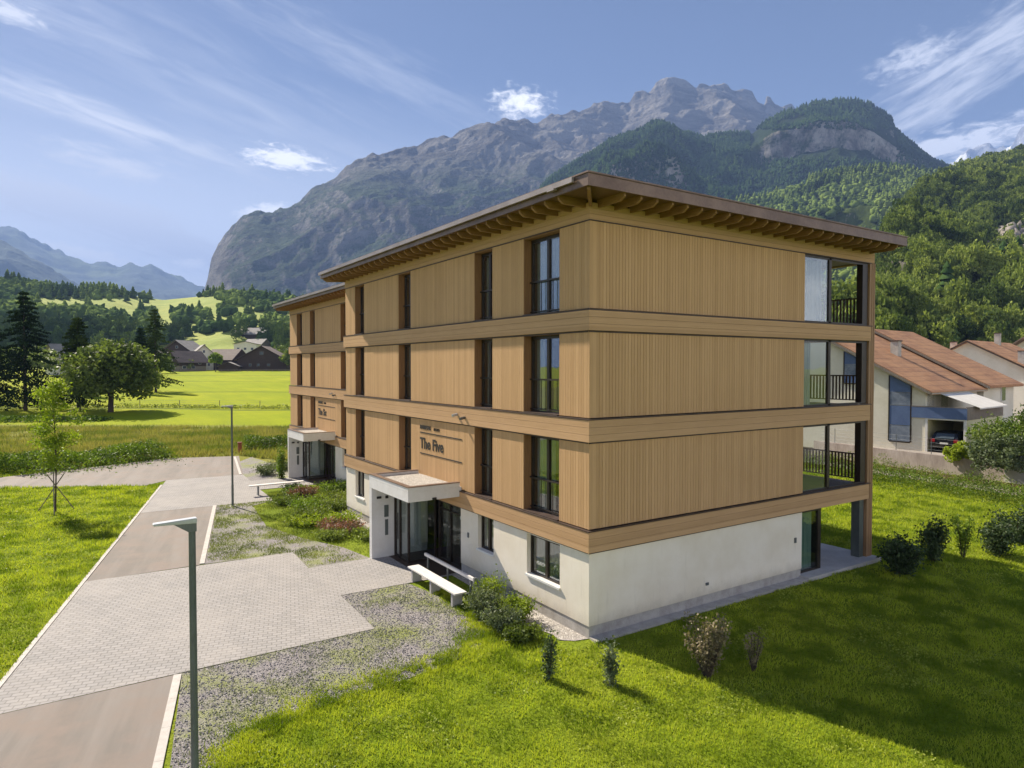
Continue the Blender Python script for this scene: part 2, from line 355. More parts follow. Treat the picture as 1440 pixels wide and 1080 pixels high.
def apartment(root, L, wins, bwins, sign, sign_y, porch, W_=13.55, lx=9.50, ldp=4.2, detail=True):
    P = root
    # ---- solid core (behind the rooms), floor slabs, back walls
    core = MB()
    core.box(1.5, lx, 0.3, L-0.3, 0.02, 11.6); core.box(lx+.001, W_-0.05, ldp+0.3, L-0.3, 0.02, 11.6)
    core.build('core', M['room'], P)
    sl = MB()
    for z0, z1 in BANDS + [(11.20, 11.60)]: sl.box(0.031, 1.499, 0.301, L-0.301, z0+0.02, z1-0.02)
    # partitions between rooms
    py = [wins[0][0]]
    for (a, b), (c, d) in zip(wins[:-1], wins[1:]): sl.box(0.305, 1.498, (b+c)/2-0.08, (b+c)/2+0.08, 0.05, 11.2)
    sl.build('floor_slab', M['room'], P)
    # ---- cladding: long face
    def fascade(name, z0, z1):
        mb = MB(); cuts = [(0.0, wins[0][0])] + [(wins[i][1], wins[i+1][0]) for i in range(len(wins)-1)] + [(wins[-1][1], L)]
        for a, b in cuts: clad_x(mb, a, b, z0+0.02, z1-0.02)
        # north gable and short face in front
        clad_y(mb, 0.301, lx, z0+0.02, z1-0.02)
        mb.box(0.301, W_, L-0.3, L-0.002, z0+0.02, z1-0.02); mb.box(W_-0.3, W_-0.002, ldp, L-0.301, z0+0.02, z1-0.02)
        return mb.build('cladding', M['clad'], P)
    for z0, z1 in PANELS: fascade('cladding', z0, z1)
    # ---- bands: three boards each, proud of the cladding, dark flashing on top, dark strip painted under as its shadow gap
    for i, (z0, z1) in enumerate(BANDS):
        mb = MB(); pr = 0.085; n = 3; h = (z1-0.035-z0)/n
        for k in range(n):
            a, b = z0+k*h, z0+(k+1)*h-0.006
            mb.box(-pr, 0.0295, -pr, L+pr, a, b)
            mb.box(0.0305, W_+0.0, -pr, 0.0295, a, b); mb.box(W_-0.02, W_+pr, 0.0305 if k >= 0 else 0, L+pr-.001, a, b); mb.box(0.0305, W_-0.021, L+0.0, L+pr, a, b)
        mb.box(lx+0.001, W_-0.021, 0.0305, 0.28, z0+.004, z1-.04)
        mb.build('floor_band', M['band'], P)
        fl = MB(); fl.box(-pr-0.012, 0.031, -pr-0.012, L+pr, z1-0.035, z1-0.004); fl.box(0.0315, W_+pr+0.01, -pr-0.012, 0.029, z1-0.035, z1-0.004)
        fl.box(-0.012, 0.025, 0.05, L, z0-0.05, z0-0.002); fl.box(0.0, lx, -0.012, 0.025, z0-0.05, z0-0.002)
        fl.build('flashing', M['flash'], P)
    # frieze under the roof
    mb = MB(); h = 0.15
    for k in range(3):
        a = 11.17+k*h; mb.box(-0.02, 0.30, -0.02, L+0.02, a, a+h-0.006); mb.box(0.301, W_+0.3, -0.02, 0.28, a, a+h-0.006)
        mb.box(W_+0.05, W_+0.3, 0.281, L+0.02, a, a+h-0.006)
    mb.build('frieze', M['band'], P)
    MB().box(-0.03, 0.02, -0.03, L, 11.145, 11.168).box(0.021, W_+.1, -0.03, 0.02, 11.145, 11.168).build('flashing', M['flash'], P)
    # ---- base storey in stucco with real openings
    mb = MB(); x0, x1 = 0.0, 0.28; zt = 2.328
    ops = sorted(bwins + [(porch[0], porch[2]-0.25, 0.0, 2.31)])
    y = 0.0
    for a, b, za, zb in ops:
        mb.box(x0, x1, y, a, 0.33, zt)
        if za > 0.4: mb.box(x0, x1, a, b, 0.33, za)
        if zb < zt-0.01: mb.box(x0, x1, a, b, zb, zt)
        y = b
    mb.box(x0, x1, y, L, 0.33, zt)
    mb.box(0.281, lx-0.02, 0.0, 0.28, 0.33, zt); mb.box(0.281, W_, L-0.28, L, 0.33, zt); mb.box(W_-.28, W_, ldp, L-.281, 0.0, zt)
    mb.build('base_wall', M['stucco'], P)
    pl = MB(); pl.box(0.025, 0.26, 0.025, porch[0], -0.3, 0.329); pl.box(0.025, 0.26, porch[2]-.25, L-.03, -0.3, 0.329); pl.box(0.261, lx-0.03, 0.025, 0.26, -0.3, 0.329)
    pl.build('plinth', M['plinth'], P)
    for a, b, za, zb in bwins:
        f = window_x(P, a, b, za, zb, x=0.17, mull=(b-a) > 0.9, rail=False, curtain=('full' if (b-a) > 1.4 else 'side'))
        MB().box(-0.06, 0.135, a-0.03, b+0.03, za-0.045, za+0.012).build('sill', M['sill'], f)
    # ---- full height windows
    for j, (z0, z1) in enumerate(PANELS):
        for i, (a, b) in enumerate(wins):
            wo = window_x(P, a+0.032, b-0.032, z0+0.0, z1-0.05, mull=(b-a) > 1.0, curtain=['half', 'side', 'full', 'side'][(i+j) % 4])
            MB().prism([(.012, a-.012, z0), (.012, a+.03, z0), (.012, a+.03, z1-.045), (.012, b-.03, z1-.045), (.012, b-.03, z0), (.012, b+.012, z0), (.012, b+.012, z1+.015), (.012, a-.012, z1+.015)], (.258, 0, 0)).build('window_reveal', M['reveal'], wo)
            s = MB().box(-0.06, 0.27, a+.032, b-.032, z0-0.003, z0+0.03); s.build('sill', M['flash'], P)
    # ---- roof: slab, rafters, soffit, gutter
    oy0, oy1, ox0, ox1 = -1.12, L+0.8, -1.0, W_+0.44
    mb = MB(); mb.box(ox0+0.06, ox1-0.06, oy0+0.06, oy1-0.06, ROOF_U, ROOF_T-0.03)
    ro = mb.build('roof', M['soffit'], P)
    mb = MB(); t = 0.055
    mb.box(ox0, ox0+t, oy0, oy1, ROOF_U-0.03, ROOF_T-0.05); mb.box(ox0+t+.001, ox1, oy0, oy0+t, ROOF_U-0.03, ROOF_T-0.05)
    mb.box(ox1-t, ox1, oy0+t+.001, oy1, ROOF_U-0.03, ROOF_T-0.05); mb.box(ox0+t+.001, ox1-t-.001, oy1-t, oy1, ROOF_U-0.03, ROOF_T-0.05)
    mb.build('fascia', M['copper'], ro)
    mb = MB(); mb.box(ox0-0.03, ox1+0.03, oy0-0.03, oy1+0.03, ROOF_T-0.049, ROOF_T-0.012)
    for q in np.arange(oy0+0.5, oy1, 0.6): mb.box(ox0+0.1, ox1-0.1, q, q+0.03, ROOF_T-0.012, ROOF_T+0.015)
    mb.build('roof_edge', M['copper'], ro)
    mb = MB(); mb.box(ox0-0.11, ox0-0.031, oy0+0.5, oy1, ROOF_T-0.19, ROOF_T-0.06); mb.box(ox0-0.16, ox0-0.04, 0.05, 0.35, ROOF_T-0.24, ROOF_T-0.191)
    mb.build('gutter', M['gutter'], ro)
    y = 0.05
    zr0, zr1 = 11.50, 11.699
    y = 0.15
    while y < L-0.1:
        MB().prism([(ox0+0.10, y, zr1), (ox0+0.10, y, zr1-0.10), (ox0+0.24, y, zr0), (0.02, y, zr0), (0.02, y, zr1)], (0, 0.075, 0)).build('rafter', M['rafter'], ro)
        y += 0.60
    for (ex, ey, wy) in ((ox0+.12, oy0+.12, 0.0), (ox0+.12, oy1-.12, L)):
        d_ = Vector((ex, ey-wy, 0)).normalized(); n_ = Vector((-d_.y, d_.x, 0))*.04
        MB().prism([(0.02-n_.x, wy-n_.y, zr0), (ex*.85-n_.x, wy+(ey-wy)*.85-n_.y, zr0), (ex-n_.x, ey-n_.y, zr1-.1), (ex-n_.x, ey-n_.y, zr1), (0.02-n_.x, wy-n_.y, zr1)], n_*2).build('rafter', M['rafter'], ro)
    x = 0.25
    while x < ox1-0.1:
        MB().prism([(x, oy0+0.10, zr1), (x, oy0+0.10, zr1-0.10), (x, oy0+0.26, zr0), (x, 0.02, zr0), (x, 0.02, zr1)], (0.075, 0, 0)).build('rafter', M['rafter'], ro)
        x += 0.575
    # ---- corner loggia tower: posts, slabs, glazing, railings
    MB().box(W_+0.02, W_+0.40, 0.0, 0.32, 0.10, 11.165).box(W_+0.17, W_+0.20, -0.012, 0.0, 0.1, 11.16).box(W_+0.30, W_+0.32, -0.012, 0.0, 0.1, 11.16).build('corner_post', M['post'], P)
    MB().box(W_+0.05, W_+0.4, ldp-0.1, ldp+.25, 0.02, 11.165).build('corner_post', M['post'], P)
    MB().box(W_-0.30, W_-0.022, 0.10, 0.42, 0.1, 2.33).build('concrete_post', M['polegrey'], P)
    for z0, z1 in BANDS: MB().box(lx+0.001, W_-0.022, 0.2805, ldp+.29, z0+0.08, z1-0.05).build('loggia_floor', M['flash'], P)
    MB().box(lx+.001, W_-.022, 0.2805, ldp+.29, 11.2, 11.62).build('loggia_ceiling', M['flash'], P)
    MB().box(lx-0.1, W_+0.45, -0.35, ldp+.29, -0.3, 0.10).build('terrace', M['concrete'], P)
    MB().box(lx+0.002, lx+0.05, 0.30, ldp+.29, 0.1, 11.19).box(lx+0.06, W_-0.06, ldp+0.24, ldp+0.299, 0.1, 11.19).build('loggia_wall', M['clad'], P)
    for (z0, z1) in PANELS:
        g = MB(); zc = z1-0.02
        g.box(lx, lx+0.07, 0.05, 0.15, z0, zc); g.box(11.02, 11.16, 0.05, 0.15, z0, zc); g.box(W_-0.37, W_-0.03, 0.05, 0.28, z0, zc)
        g.box(lx+.07, W_-.37, 0.05, 0.14, z0, z0+0.06); g.box(lx+.07, W_-.37, 0.05, 0.14, zc-0.07, zc)
        fo = g.build('loggia_frame', M['frame'], P)
        MB().box(lx+0.07, 11.02, 0.09, 0.105, z0+0.06, zc-0.07).build('pane', M['glass'] if z0 > 8 else M['clear'], fo)
        c = MB(); n = 22; a, b = lx+0.12, lx+(1.42 if z0 > 8 else .8)
        c2 = [0.30+0.04*math.sin(i*1.7) for i in range(n+1)]
        for i in range(n): c.quad((a+(b-a)*i/n, c2[i], z0+.05), (a+(b-a)*(i+1)/n, c2[i+1], z0+.05), (a+(b-a)*(i+1)/n, c2[i+1], zc-.1), (a+(b-a)*i/n, c2[i], zc-.1))
        if z0 > 5: c.build('curtain', M['curtain'], fo)
        r = MB(); zr = z0+1.02
        r.box(W_-0.12, W_-0.07, 0.32, ldp, zr, zr+0.05); r.box(W_-0.11, W_-0.07, 0.32, ldp, z0+0.1, z0+0.14)
        yy = 0.36
        while yy < ldp: r.box(W_-0.105, W_-0.08, yy, yy+0.06, z0+0.14, zr); yy += 0.135
        r.build('railing', M['flash'], P)
    # ground floor glazing with a green curtain behind
    g = MB(); g.box(lx-0.02, lx+0.06, 0.12, 0.22, 0.1, 2.3); g.box(10.62, 10.80, 0.12, 0.5, 0.1, 2.3); g.box(lx+.06, 10.62, 0.12, 0.2, 2.2, 2.3); g.box(lx+.06, 10.62, 0.12, 0.2, 0.1, 0.17)
    g.box(10.66, 10.76, 0.51, ldp, 0.1, 0.2)
    fo = g.build('window', M['frame'], P)
    MB().box(lx+0.06, 10.62, 0.16, 0.175, 0.17, 2.2).box(10.70, 10.715, 0.5, ldp+.2, 0.2, 2.3).build('pane', M['clear'], fo)
    c = MB(); n = 40; ys = [0.42+0.06*math.sin(i*1.25) for i in range(n+1)]
    for i in range(n):
        xa, xb = lx+0.06+1.1*i/n, lx+0.06+1.1*(i+1)/n; c.quad((xa, ys[i], 0.12), (xb, ys[i+1], 0.12), (xb, ys[i+1], 2.28), (xa, ys[i], 2.28))
    c.build('curtain', M['greencurtain'], fo)
    # ---- sign on the cladding
    if sign:
        ya, yb = sign_y
        r = MB(); r.box(-0.016, 0.001, yb, ya, 4.70, 4.735); r.box(-0.016, 0.001, yb, ya, 3.885, 3.92)
        r.build('sign_rule', M['black'], P)
        text_mesh('sign_lettering', sign, 0.60, (-0.004, ya, 4.10), P, 0.012, 0.95)
        text_mesh('sign_lettering', 'SWISSPEAK', 0.20, (-0.004, ya, 4.86), P, 0.008, 0.95)
        text_mesh('sign_lettering', 'RESORTS', 0.15, (-0.004, ya-1.18, 4.86), P, 0.0, 0.8)
        for q, (dy, dz, dx) in enumerate(((ya-3.2, 5.60, 0), (ya-3.75, 5.52, 0))):
            l = MB().tube([(-0.10, dy, dz), (-0.30, dy-.03, dz-0.03)], 0.05, 10).box(-.14, -.085, dy-.04, dy+.04, dz-.04, dz+.04)
            l.build('spotlight', M['lampgrey'] if q == 0 else M['metal'], P)
    # ---- entrance porch
    a, b, pl_, pr_ = porch[0], porch[1], porch[2], porch[3]     # glazed opening a..b ; canopy from pr_ to pl_
    xf = -2.05
    pe = MB().box(xf, -0.002, pr_, pl_, 2.70, 3.05); 
    for q in ((xf, -0.06, pr_, pr_+0.16), (xf, -0.06, pl_-0.16, pl_), (xf, xf+0.16, pr_+.16, pl_-.16)): pe.box(*q, 3.0505, 3.20)
    pe.box(xf+0.001, 0.02, pl_-0.24, pl_-0.001, 0.0, 2.6995)
    po = pe.build('porch', M['white'], P, bevel=0.008)
    MB().box(xf-0.02, -0.08, pr_-0.02, pr_+0.18, 3.201, 3.225).box(xf-0.02, -0.08, pl_-0.18, pl_+0.02, 3.201, 3.225).box(xf-0.02, xf+0.18, pr_+.181, pl_-.181, 3.201, 3.225).build('coping', M['copper'], po)
    MB().box(xf+0.17, -0.09, pr_+0.17, pl_-0.17, 3.051, 3.10).build('roof_gravel', M['pebble'], po)
    # vestibule: door plane x=-1.12, side glass y=pm
    pm = b+0.05; xd = -1.12
    f = MB()
    for yy in (pm, pm+0.75, pl_-0.24-0.10): f.box(xd-0.03, xd+0.05, yy, yy+0.08, 0.02, 2.69)
    f.box(xd-0.03, xd+0.05, pm+0.08, pl_-0.34, 2.30, 2.36); f.box(xd-.03, xd+.05, pm+.08, pl_-.34, 2.62, 2.69); f.box(xd-.03, xd+.05, pm+.08, pl_-.34, .02, .10)
    f.box(xd-0.075, xd-0.045, pm+0.86, pm+0.89, 0.75, 1.75)
    do = f.build('door', M['frame'], po)
    MB().box(xd+0.005, xd+0.02, pm+0.06, pl_-0.3, 0.08, 2.64).build('pane', M['clear'], do)
    f = MB(); f.box(xd+0.051, 0.0, pm, pm+0.06, 2.58, 2.69); f.box(xd+0.051, 0.0, pm, pm+0.06, 0.02, 0.10); f.box(-0.07, 0.0, pm, pm+0.07, 0.1, 2.58)
    so = f.build('side_window', M['frame'], po)
    MB().box(xd+0.05, -0.07, pm+0.02, pm+0.035, 0.1, 2.58).build('pane', M['glass'], so)
    f = MB(); xg = 0.10
    for yy in (a, (a+b)/2-0.04, b-0.08): f.box(xg-0.03, xg+0.06, yy, yy+0.08, 0.02, 2.30)
    f.box(xg-0.03, xg+0.06, a+.08, b-.08, 2.22, 2.30); f.box(xg-0.03, xg+0.06, a+.08, b-.08, 0.02, 0.12); f.box(xg-.03, xg+.06, a+.08, b-.08, 1.95, 2.0)
    so = f.build('lobby_window', M['frame'], P)
    MB().box(xg+0.01, xg+0.025, a+.05, b-.05, 0.1, 2.25).build('pane', M['clear'], so)
    for yy in (a+0.5, a+1.25):
        MB().tube([(0.7, yy, 2.31), (0.7, yy, 1.75)], 0.006, 6).tube([(0.7, yy, 1.75), (0.7, yy, 1.55)], 0.04, 8).build('pendant_lamp', M['sill'], P)
    MB().box(xd-0.25, 1.45, pr_+0.02, pl_-0.25, -0.1, 0.022).build('doormat_floor', M['flash'], po)
    # mailbox panel, bells, ceiling lights on the porch pier's inner face and fascia
    pq = pl_-0.24
    MB().box(-1.55, -1.38, pq-0.03, pq+0.001, 1.55, 2.0).box(-1.52, -1.40, pq-0.03, pq+.001, 0.85, 1.45).build('intercom', M['polegrey'], po)
    MB().box(-1.85, -1.68, pq-0.06, pq+.001, 2.28, 2.36).build('wall_lamp', M['black'], po)
    MB().box(-1.50, -1.40, pq-0.06, pq+.001, 2.26, 2.36).build('wall_lamp', M['black'], po)
    MB().box(-1.15, -1.0, pr_-0.04, pr_+.001, 2.71, 2.78).build('camera_box', M['black'], po)
    return P
M['pebble'] = None
def pebblemat(name, cols, scale=28, bmp=0.02, green=None, gscale=0.8, gth=(0.5, 0.62)):
    m, t = newmat(name); p = t.geo.outputs['Position']
    v = t.node('ShaderNodeTexVoronoi'); t.put(v.inputs['Vector'], p); v.inputs['Scale'].default_value = scale
    r = t.node('ShaderNodeSeparateColor'); t.put(r.inputs[0], v.outputs['Color'])
    c = t.mix(r.outputs[0], hx(cols[0]), hx(cols[1])); c = t.mix(t.ss(r.outputs[1], .8, .9), c, hx(cols[2]))
    lo = t.noise(p, 0.9, 4, 0.6); c = t.mix(t.m('MULTIPLY', lo, 0.35), c, hx(cols[3]))
    if green:
        g = t.noise(p, gscale, 6, 0.68); g2 = t.noise(p, 14, 3, 0.7)
        f = t.ss(t.m('ADD', t.m('MULTIPLY', g, 0.8), t.m('MULTIPLY', g2, 0.25)), gth[0], gth[1])
        gc = t.mix(g2, hx(green[0]), hx(green[1])); c = t.mix(t.m('MULTIPLY', f, 0.8), c, gc)
    t.put(t.b.inputs['Base Color'], c); t.b.inputs['Roughness'].default_value = 0.9
    bump(t, t.m('MULTIPLY', v.outputs['Distance'], -1.0), bmp)
    return m
M['pebble'] = pebblemat('roof_pebbles', ('#b3aca4', '#8d8680', '#d0cac2', '#a09888'), 30)

WINS1 = [(1.31, 3.11), (4.90, 6.08), (11.18, 12.40), (16.32, 17.52)]
root = empty('apartment_building', (0, 0, 0), 0, 'large timber clad apartment house with "The Five" sign and cream base', 'building', 'timber clad apartment houses')
apartment(root, 18.86, WINS1, [(1.28, 2.92, 1.02, 2.25), (4.84, 5.85, 1.12, 2.31), (16.42, 17.58, 1.02, 2.30)],
          'The Five', (10.33, 6.95), (7.05, 8.92, 10.52, 6.99))
for (x, y, z, w_, h_, ax) in ((-0.03, 6.45, 1.35, .09, .17, 0), (9.05, -0.03, 1.28, .10, .17, 1), (4.6, -0.03, .62, .12, .08, 1)):
    mb = MB()
    mb.box(x, x+0.035, y, y+w_, z, z+h_) if ax == 0 else mb.box(x, x+w_, y, y+0.035, z, z+h_)
    mb.build('wall_box', M['metal'], root)
root2 = empty('apartment_building', (2.4, 21.4, 0), 0, 'timber clad apartment house with "The Six" sign, set back behind', 'building', 'timber clad apartment houses')
apartment(root2, 16.55, [(2.1, 3.3), (4.0, 5.2), (10.37, 11.52), (13.39, 14.75)], [(1.28, 2.5, 1.02, 2.25), (4.2, 5.0, 1.12, 2.31), (13.4, 14.5, 1.02, 2.30)],
          'The Six', (9.72, 6.3), (6.3, 8.0, 9.70, 6.1))
# ================================================================ ground, roads, paving
def groundmat():
    m, t = newmat('grass_ground'); p = t.geo.outputs['Position']; x, y, z = t.sep(p)
    n1 = t.noise(p, 0.22, 5, 0.6); n2 = t.noise(p, 2.5, 5, 0.65); n3 = t.noise(p, 14, 3, 0.7)
    near = t.mix(n2, hx('#66791a'), hx('#7e9020')); near = t.mix(t.ss(n1, .4, .65), near, hx('#86902a'))
    near = t.mix(t.ss(n3, .4, .75), near, hx('#46560e'))
    # distance in plan along the view
    d = t.m('ADD', t.m('MULTIPLY', t.m('SUBTRACT', x, CAM[0]), FH[0]), t.m('MULTIPLY', t.m('SUBTRACT', y, CAM[1]), FH[1]))
    lat = t.m('ADD', t.m('MULTIPLY', t.m('SUBTRACT', x, CAM[0]), RH[0]), t.m('MULTIPLY', t.m('SUBTRACT', y, CAM[1]), RH[1]))
    # rough unmown meadow strip, then bright mown hay fields with field edges between them
    wob = t.m('MULTIPLY', t.m('SUBTRACT', t.noise(p, 0.03, 3, .5), .5), 9)
    dd = t.m('ADD', d, wob); e = t.m('ADD', dd, t.m('MULTIPLY', lat, 0.06))
    rough_ = t.mix(n2, hx('#86823a'), hx('#747a28')); rough_ = t.mix(t.ss(t.noise(t.scale(p, (1, .25, 1), rot=(0, 0, .3)), .5, 4, .6), .45, .65), rough_, hx('#8a8a4a'))
    field = t.mix(n1, hx('#949f08'), hx('#7e8a0a')); field = t.mix(t.ss(t.noise(p, .06, 4, .6), .4, .7), field, hx('#9ca012'))
    mow = t.noise(t.scale(p, (.35, .03, 1), rot=(0, 0, 1.15)), 1.0, 3, .6); field = t.mix(t.m('MULTIPLY', t.ss(mow, .4, .62), .45), field, hx('#7d8a12')); c = t.mix(t.ss(e, 47, 51), near, rough_); c = t.mix(t.ss(e, 77, 79), c, field)
    for a, wd in ((100, 1.3), (104, .6), (142, 1.2), (190, 1.0), (236, 1.4)):
        k = t.m('SUBTRACT', 1.0, t.ss(t.m('ABSOLUTE', t.m('SUBTRACT', e, a)), wd*.5, wd*1.3))
        c = t.mix(t.m('MULTIPLY', k, t.ss(n2, .2, .55)), c, hx('#5c6a1c'))
    c = t.mix(t.ss(d, 330, 700), c, hx('#6c7f38'))
    t.put(t.b.inputs['Base Color'], c); t.b.inputs['Roughness'].default_value = 0.95; t.b.inputs['Specular IOR Level'].default_value = 0.1
    bump(t, t.m('ADD', n2, t.m('MULTIPLY', n3, .4)), 0.10)
    return m
M['ground'] = groundmat()
# one sheet, fine near the house and coarser towards the valley ends
def axis(lo, hi, c, n):
    s = np.linspace(math.asinh((lo-c)/40), math.asinh((hi-c)/40), n); return c + 40*np.sinh(s)
ax_ = axis(-5000, 9000, 0, 300); ay_ = axis(-1500, 12000, 10, 300)
X, Y = np.meshgrid(ax_, ay_); Z = gz(X, Y)
D_ = (X-CAM[0])*FH[0]+(Y-CAM[1])*FH[1]
Z = Z - 0.012 + np.clip((D_-50)/60, 0, 1)*(fbm(X/25, Y/25, 3)-.5)*0.5
# the lawn sinks a little on the side away from the road
low = np.clip((X-4)/14, 0, 1)*np.clip((-Y+1)/8, 0, 1)*np.clip((26-X)/8, 0, 1); Z = Z - 0.35*low
V = np.stack([X, Y, Z], -1).reshape(-1, 3); nx, ny = len(ax_), len(ay_)
I = (np.arange(ny-1)[:, None]*nx + np.arange(nx-1)[None]).ravel(); Fq = np.stack([I, I+1, I+nx+1, I+nx], -1)
tag(npmesh('ground', V, Fq, M['ground'], smooth=True), kind='structure')
def lawnz(x, y):
    l = np.clip((x-4)/14, 0, 1)*np.clip((-y+1)/8, 0, 1)*np.clip((26-x)/8, 0, 1)
    return gz(x, y) - 0.012 - 0.35*l

def sheet(name, pts, z, m, kind='structure', thick=0.0, cut=None):
    mb = MB()
    if thick: mb.prism([(x, y, z-thick) for x, y in pts], (0, 0, thick))
    else: mb.poly([(x, y, z) for x, y in pts])
    return tag(mb.build(name, m), kind=kind)
def asphaltmat():
    m, t = newmat('worn_asphalt'); p = t.geo.outputs['Position']
    q = t.scale(p, (1, 1, 1), rot=(0, 0, 0.22)); st = t.noise(t.scale(q, (1.3, .10, 1)), 1.0, 4, .6); n = t.noise(p, .7, 5, .65); f = t.noise(p, 60, 3, .7)
    c = t.mix(t.ss(st, .35, .65), hx('#736c65'), hx('#888079')); c = t.mix(t.ss(n, .4, .7), c, hx('#86786e')); c = t.mix(t.m('MULTIPLY', f, .35), c, hx('#625850'))
    t.put(t.b.inputs['Base Color'], c); t.b.inputs['Roughness'].default_value = .85; bump(t, f, .006); return m
def pavermat():
    m, t = newmat('concrete_pavers'); p = t.geo.outputs['Position']
    q = t.scale(p, (1, 1, 1), rot=(0, 0, 0.26))
    b = t.node('ShaderNodeTexBrick'); t.put(b.inputs['Vector'], q); b.offset = 0.5
    b.inputs['Color1'].default_value = hx('#9c9896'); b.inputs['Color2'].default_value = hx('#8d8a88'); b.inputs['Mortar'].default_value = hx('#6e6b69')
    b.inputs['Scale'].default_value = 1.0; b.inputs['Mortar Size'].default_value = .011; b.inputs['Mortar Smooth'].default_value = .1
    b.inputs['Brick Width'].default_value = .24; b.inputs['Row Height'].default_value = .16; b.inputs['Bias'].default_value = 0.0
    n = t.noise(p, .5, 5, .6); f = t.noise(p, 8, 4, .7); c = t.mix(t.m('MULTIPLY', t.ss(n, .35, .75), .5), b.outputs[0], hx('#aaa39d')); c = t.mix(t.m('MULTIPLY', f, .25), c, hx('#8a837c'))
    t.put(t.b.inputs['Base Color'], c); t.b.inputs['Roughness'].default_value = .85
    bump(t, t.m('MULTIPLY', b.outputs['Fac'], -1.0), .006); return m
M['asphalt'] = asphaltmat(); M['paver'] = pavermat()
M['kerb'] = plain('granite_kerb', '#c2bcb5', '#aaa49d', 4, .8, bmp=.004)
M['gravel'] = pebblemat('grey_gravel', ('#8c8688', '#6e6a6c', '#aca6a6', '#807872'), 33, .02, ('#8b9438', '#767f2c'), .55, (.47, .66))
M['wallgravel'] = pebblemat('light_gravel', ('#b0a9a2', '#8c8680', '#cfc9c2', '#9c958c'), 22, .03)
lx_ = lambda y: -12.92+0.222*(y-5.12)      # left edge of the road
rx_ = lambda y: -10.33+0.206*(y+.12)       # right edge
YS = [-16, 0, 3.72, 13.05, 24.2, 33.0, 44.5]
sheet('road', [(lx_(-16), -16), (rx_(-16), -16), (rx_(3.75), 3.75), (lx_(3.75)-.0, 3.75)], 0.006, M['asphalt'])
sheet('road', [(lx_(13.06), 13.06), (rx_(13.06), 13.06), (rx_(24.2), 24.2), (lx_(24.2), 24.2)], 0.006, M['asphalt'])
sheet('paving', [(lx_(3.75), 3.75), (-4.52, 3.81), (-4.40, 6.98), (-.02, 6.85), (-.02, 10.50), (-4.40, 10.44), (-4.30, 12.86), (lx_(13.06), 13.06)], 0.012, M['paver'])
sheet('paving', [(lx_(24.2), 24.2), (-2.30, 23.9), (-2.2, 27.6), (2.35, 27.6), (2.35, 31.1), (-2.0, 31.1), (-1.85, 34.0), (lx_(34.2), 34.3)], 0.012, M['paver'])
sheet('footpath', [(-70, 50), (-40, 44), (-15.4, 37.0), (-11.5, 35.2), (-7.75, 32.9), (lx_(34.3)+.02, 34.31), (-1.85, 34.01), (-.1, 44.2), (-5.2, 45.9), (-9, 44.0), (-15.4, 41.6), (-40, 49), (-70, 56)], 0.006, M['asphalt'])
def kerb(pts, wd=.12, h=.03):
    mb = MB()
    for (x0, y0), (x1, y1) in zip(pts[:-1], pts[1:]):
        d = Vector((x1-x0, y1-y0)); L = d.length; d /= L; nn = Vector((-d.y, d.x))*wd/2; k = max(1, int(L/1.0))
        for i in range(k):
            a = Vector((x0, y0))+d*(L*i/k+.004); b = Vector((x0, y0))+d*(L*(i+1)/k-.004)
            mb.prism([(a.x-nn.x, a.y-nn.y, -.05), (b.x-nn.x, b.y-nn.y, -.05), (b.x+nn.x, b.y+nn.y, -.05), (a.x+nn.x, a.y+nn.y, -.05)], (0, 0, .05+h))
    return tag(mb.build('kerb', M['kerb']), kind='structure')
kerb([(lx_(y)-.07, y) for y in (-16, 0, 13, 24, 32.5)])
kerb([(rx_(y)+.07, y) for y in (-16, 0, 3.70)], .17); kerb([(rx_(y)+.07, y) for y in (13.12, 24.1)], .17)
kerb([(-2.0, 34.1), (-.5, 43.8)], .16); kerb([(-7.9, 33.0), (-11.6, 35.1), (-15.5, 36.9)], .08, .015)
G1 = [(rx_(-2)+.16, -3.0), (-9.5, -2.2), (-9.2, -.9), (-8.4, -.0), (-7.1, .4), (-5.6, .5), (-4.1, .65), (-2.75, 1.05), (-1.8, 2.3), (-1.6, 4.0), (-2.1, 6.9), (-4.39, 6.97), (-4.51, 3.80), (rx_(3.74)+.16, 3.74)]
sheet('gravel', G1, 0.003, M['gravel'])
sheet('gravel', [(rx_(13.07)+.16, 13.07), (-4.3, 12.87), (-4.38, 10.46), (-2.06, 10.53), (-2.4, 12.5), (-3.4, 15), (-4.1, 18), (-3.6, 23.0), (-2.4, 23.88), (rx_(24.15)+.16, 24.15)], 0.003, M['gravel'])
sheet('gravel', [(-2.2, 31.12), (-1.82, 34.0), (-1.2, 40), (.6, 43), (1.4, 36), (1.0, 31.12)], 0.003, M['gravel'])
sheet('gravel', [(-.62, .75), (-.72, .40), (-.40, .12), (.02, .02), (.02, 6.9), (-.45, 6.9), (-.55, 3.2), (-.95, 2.2)], 0.004, M['wallgravel'])
sheet('gravel', [(-.5, 10.6), (.02, 10.6), (.02, 20.9), (-.5, 20.9)], 0.004, M['wallgravel'])
sheet('apron', [(-.02, -.33), (9.39, -.33), (9.39, .02), (.03, .02)], 0.045, M['plinth'], thick=.2)

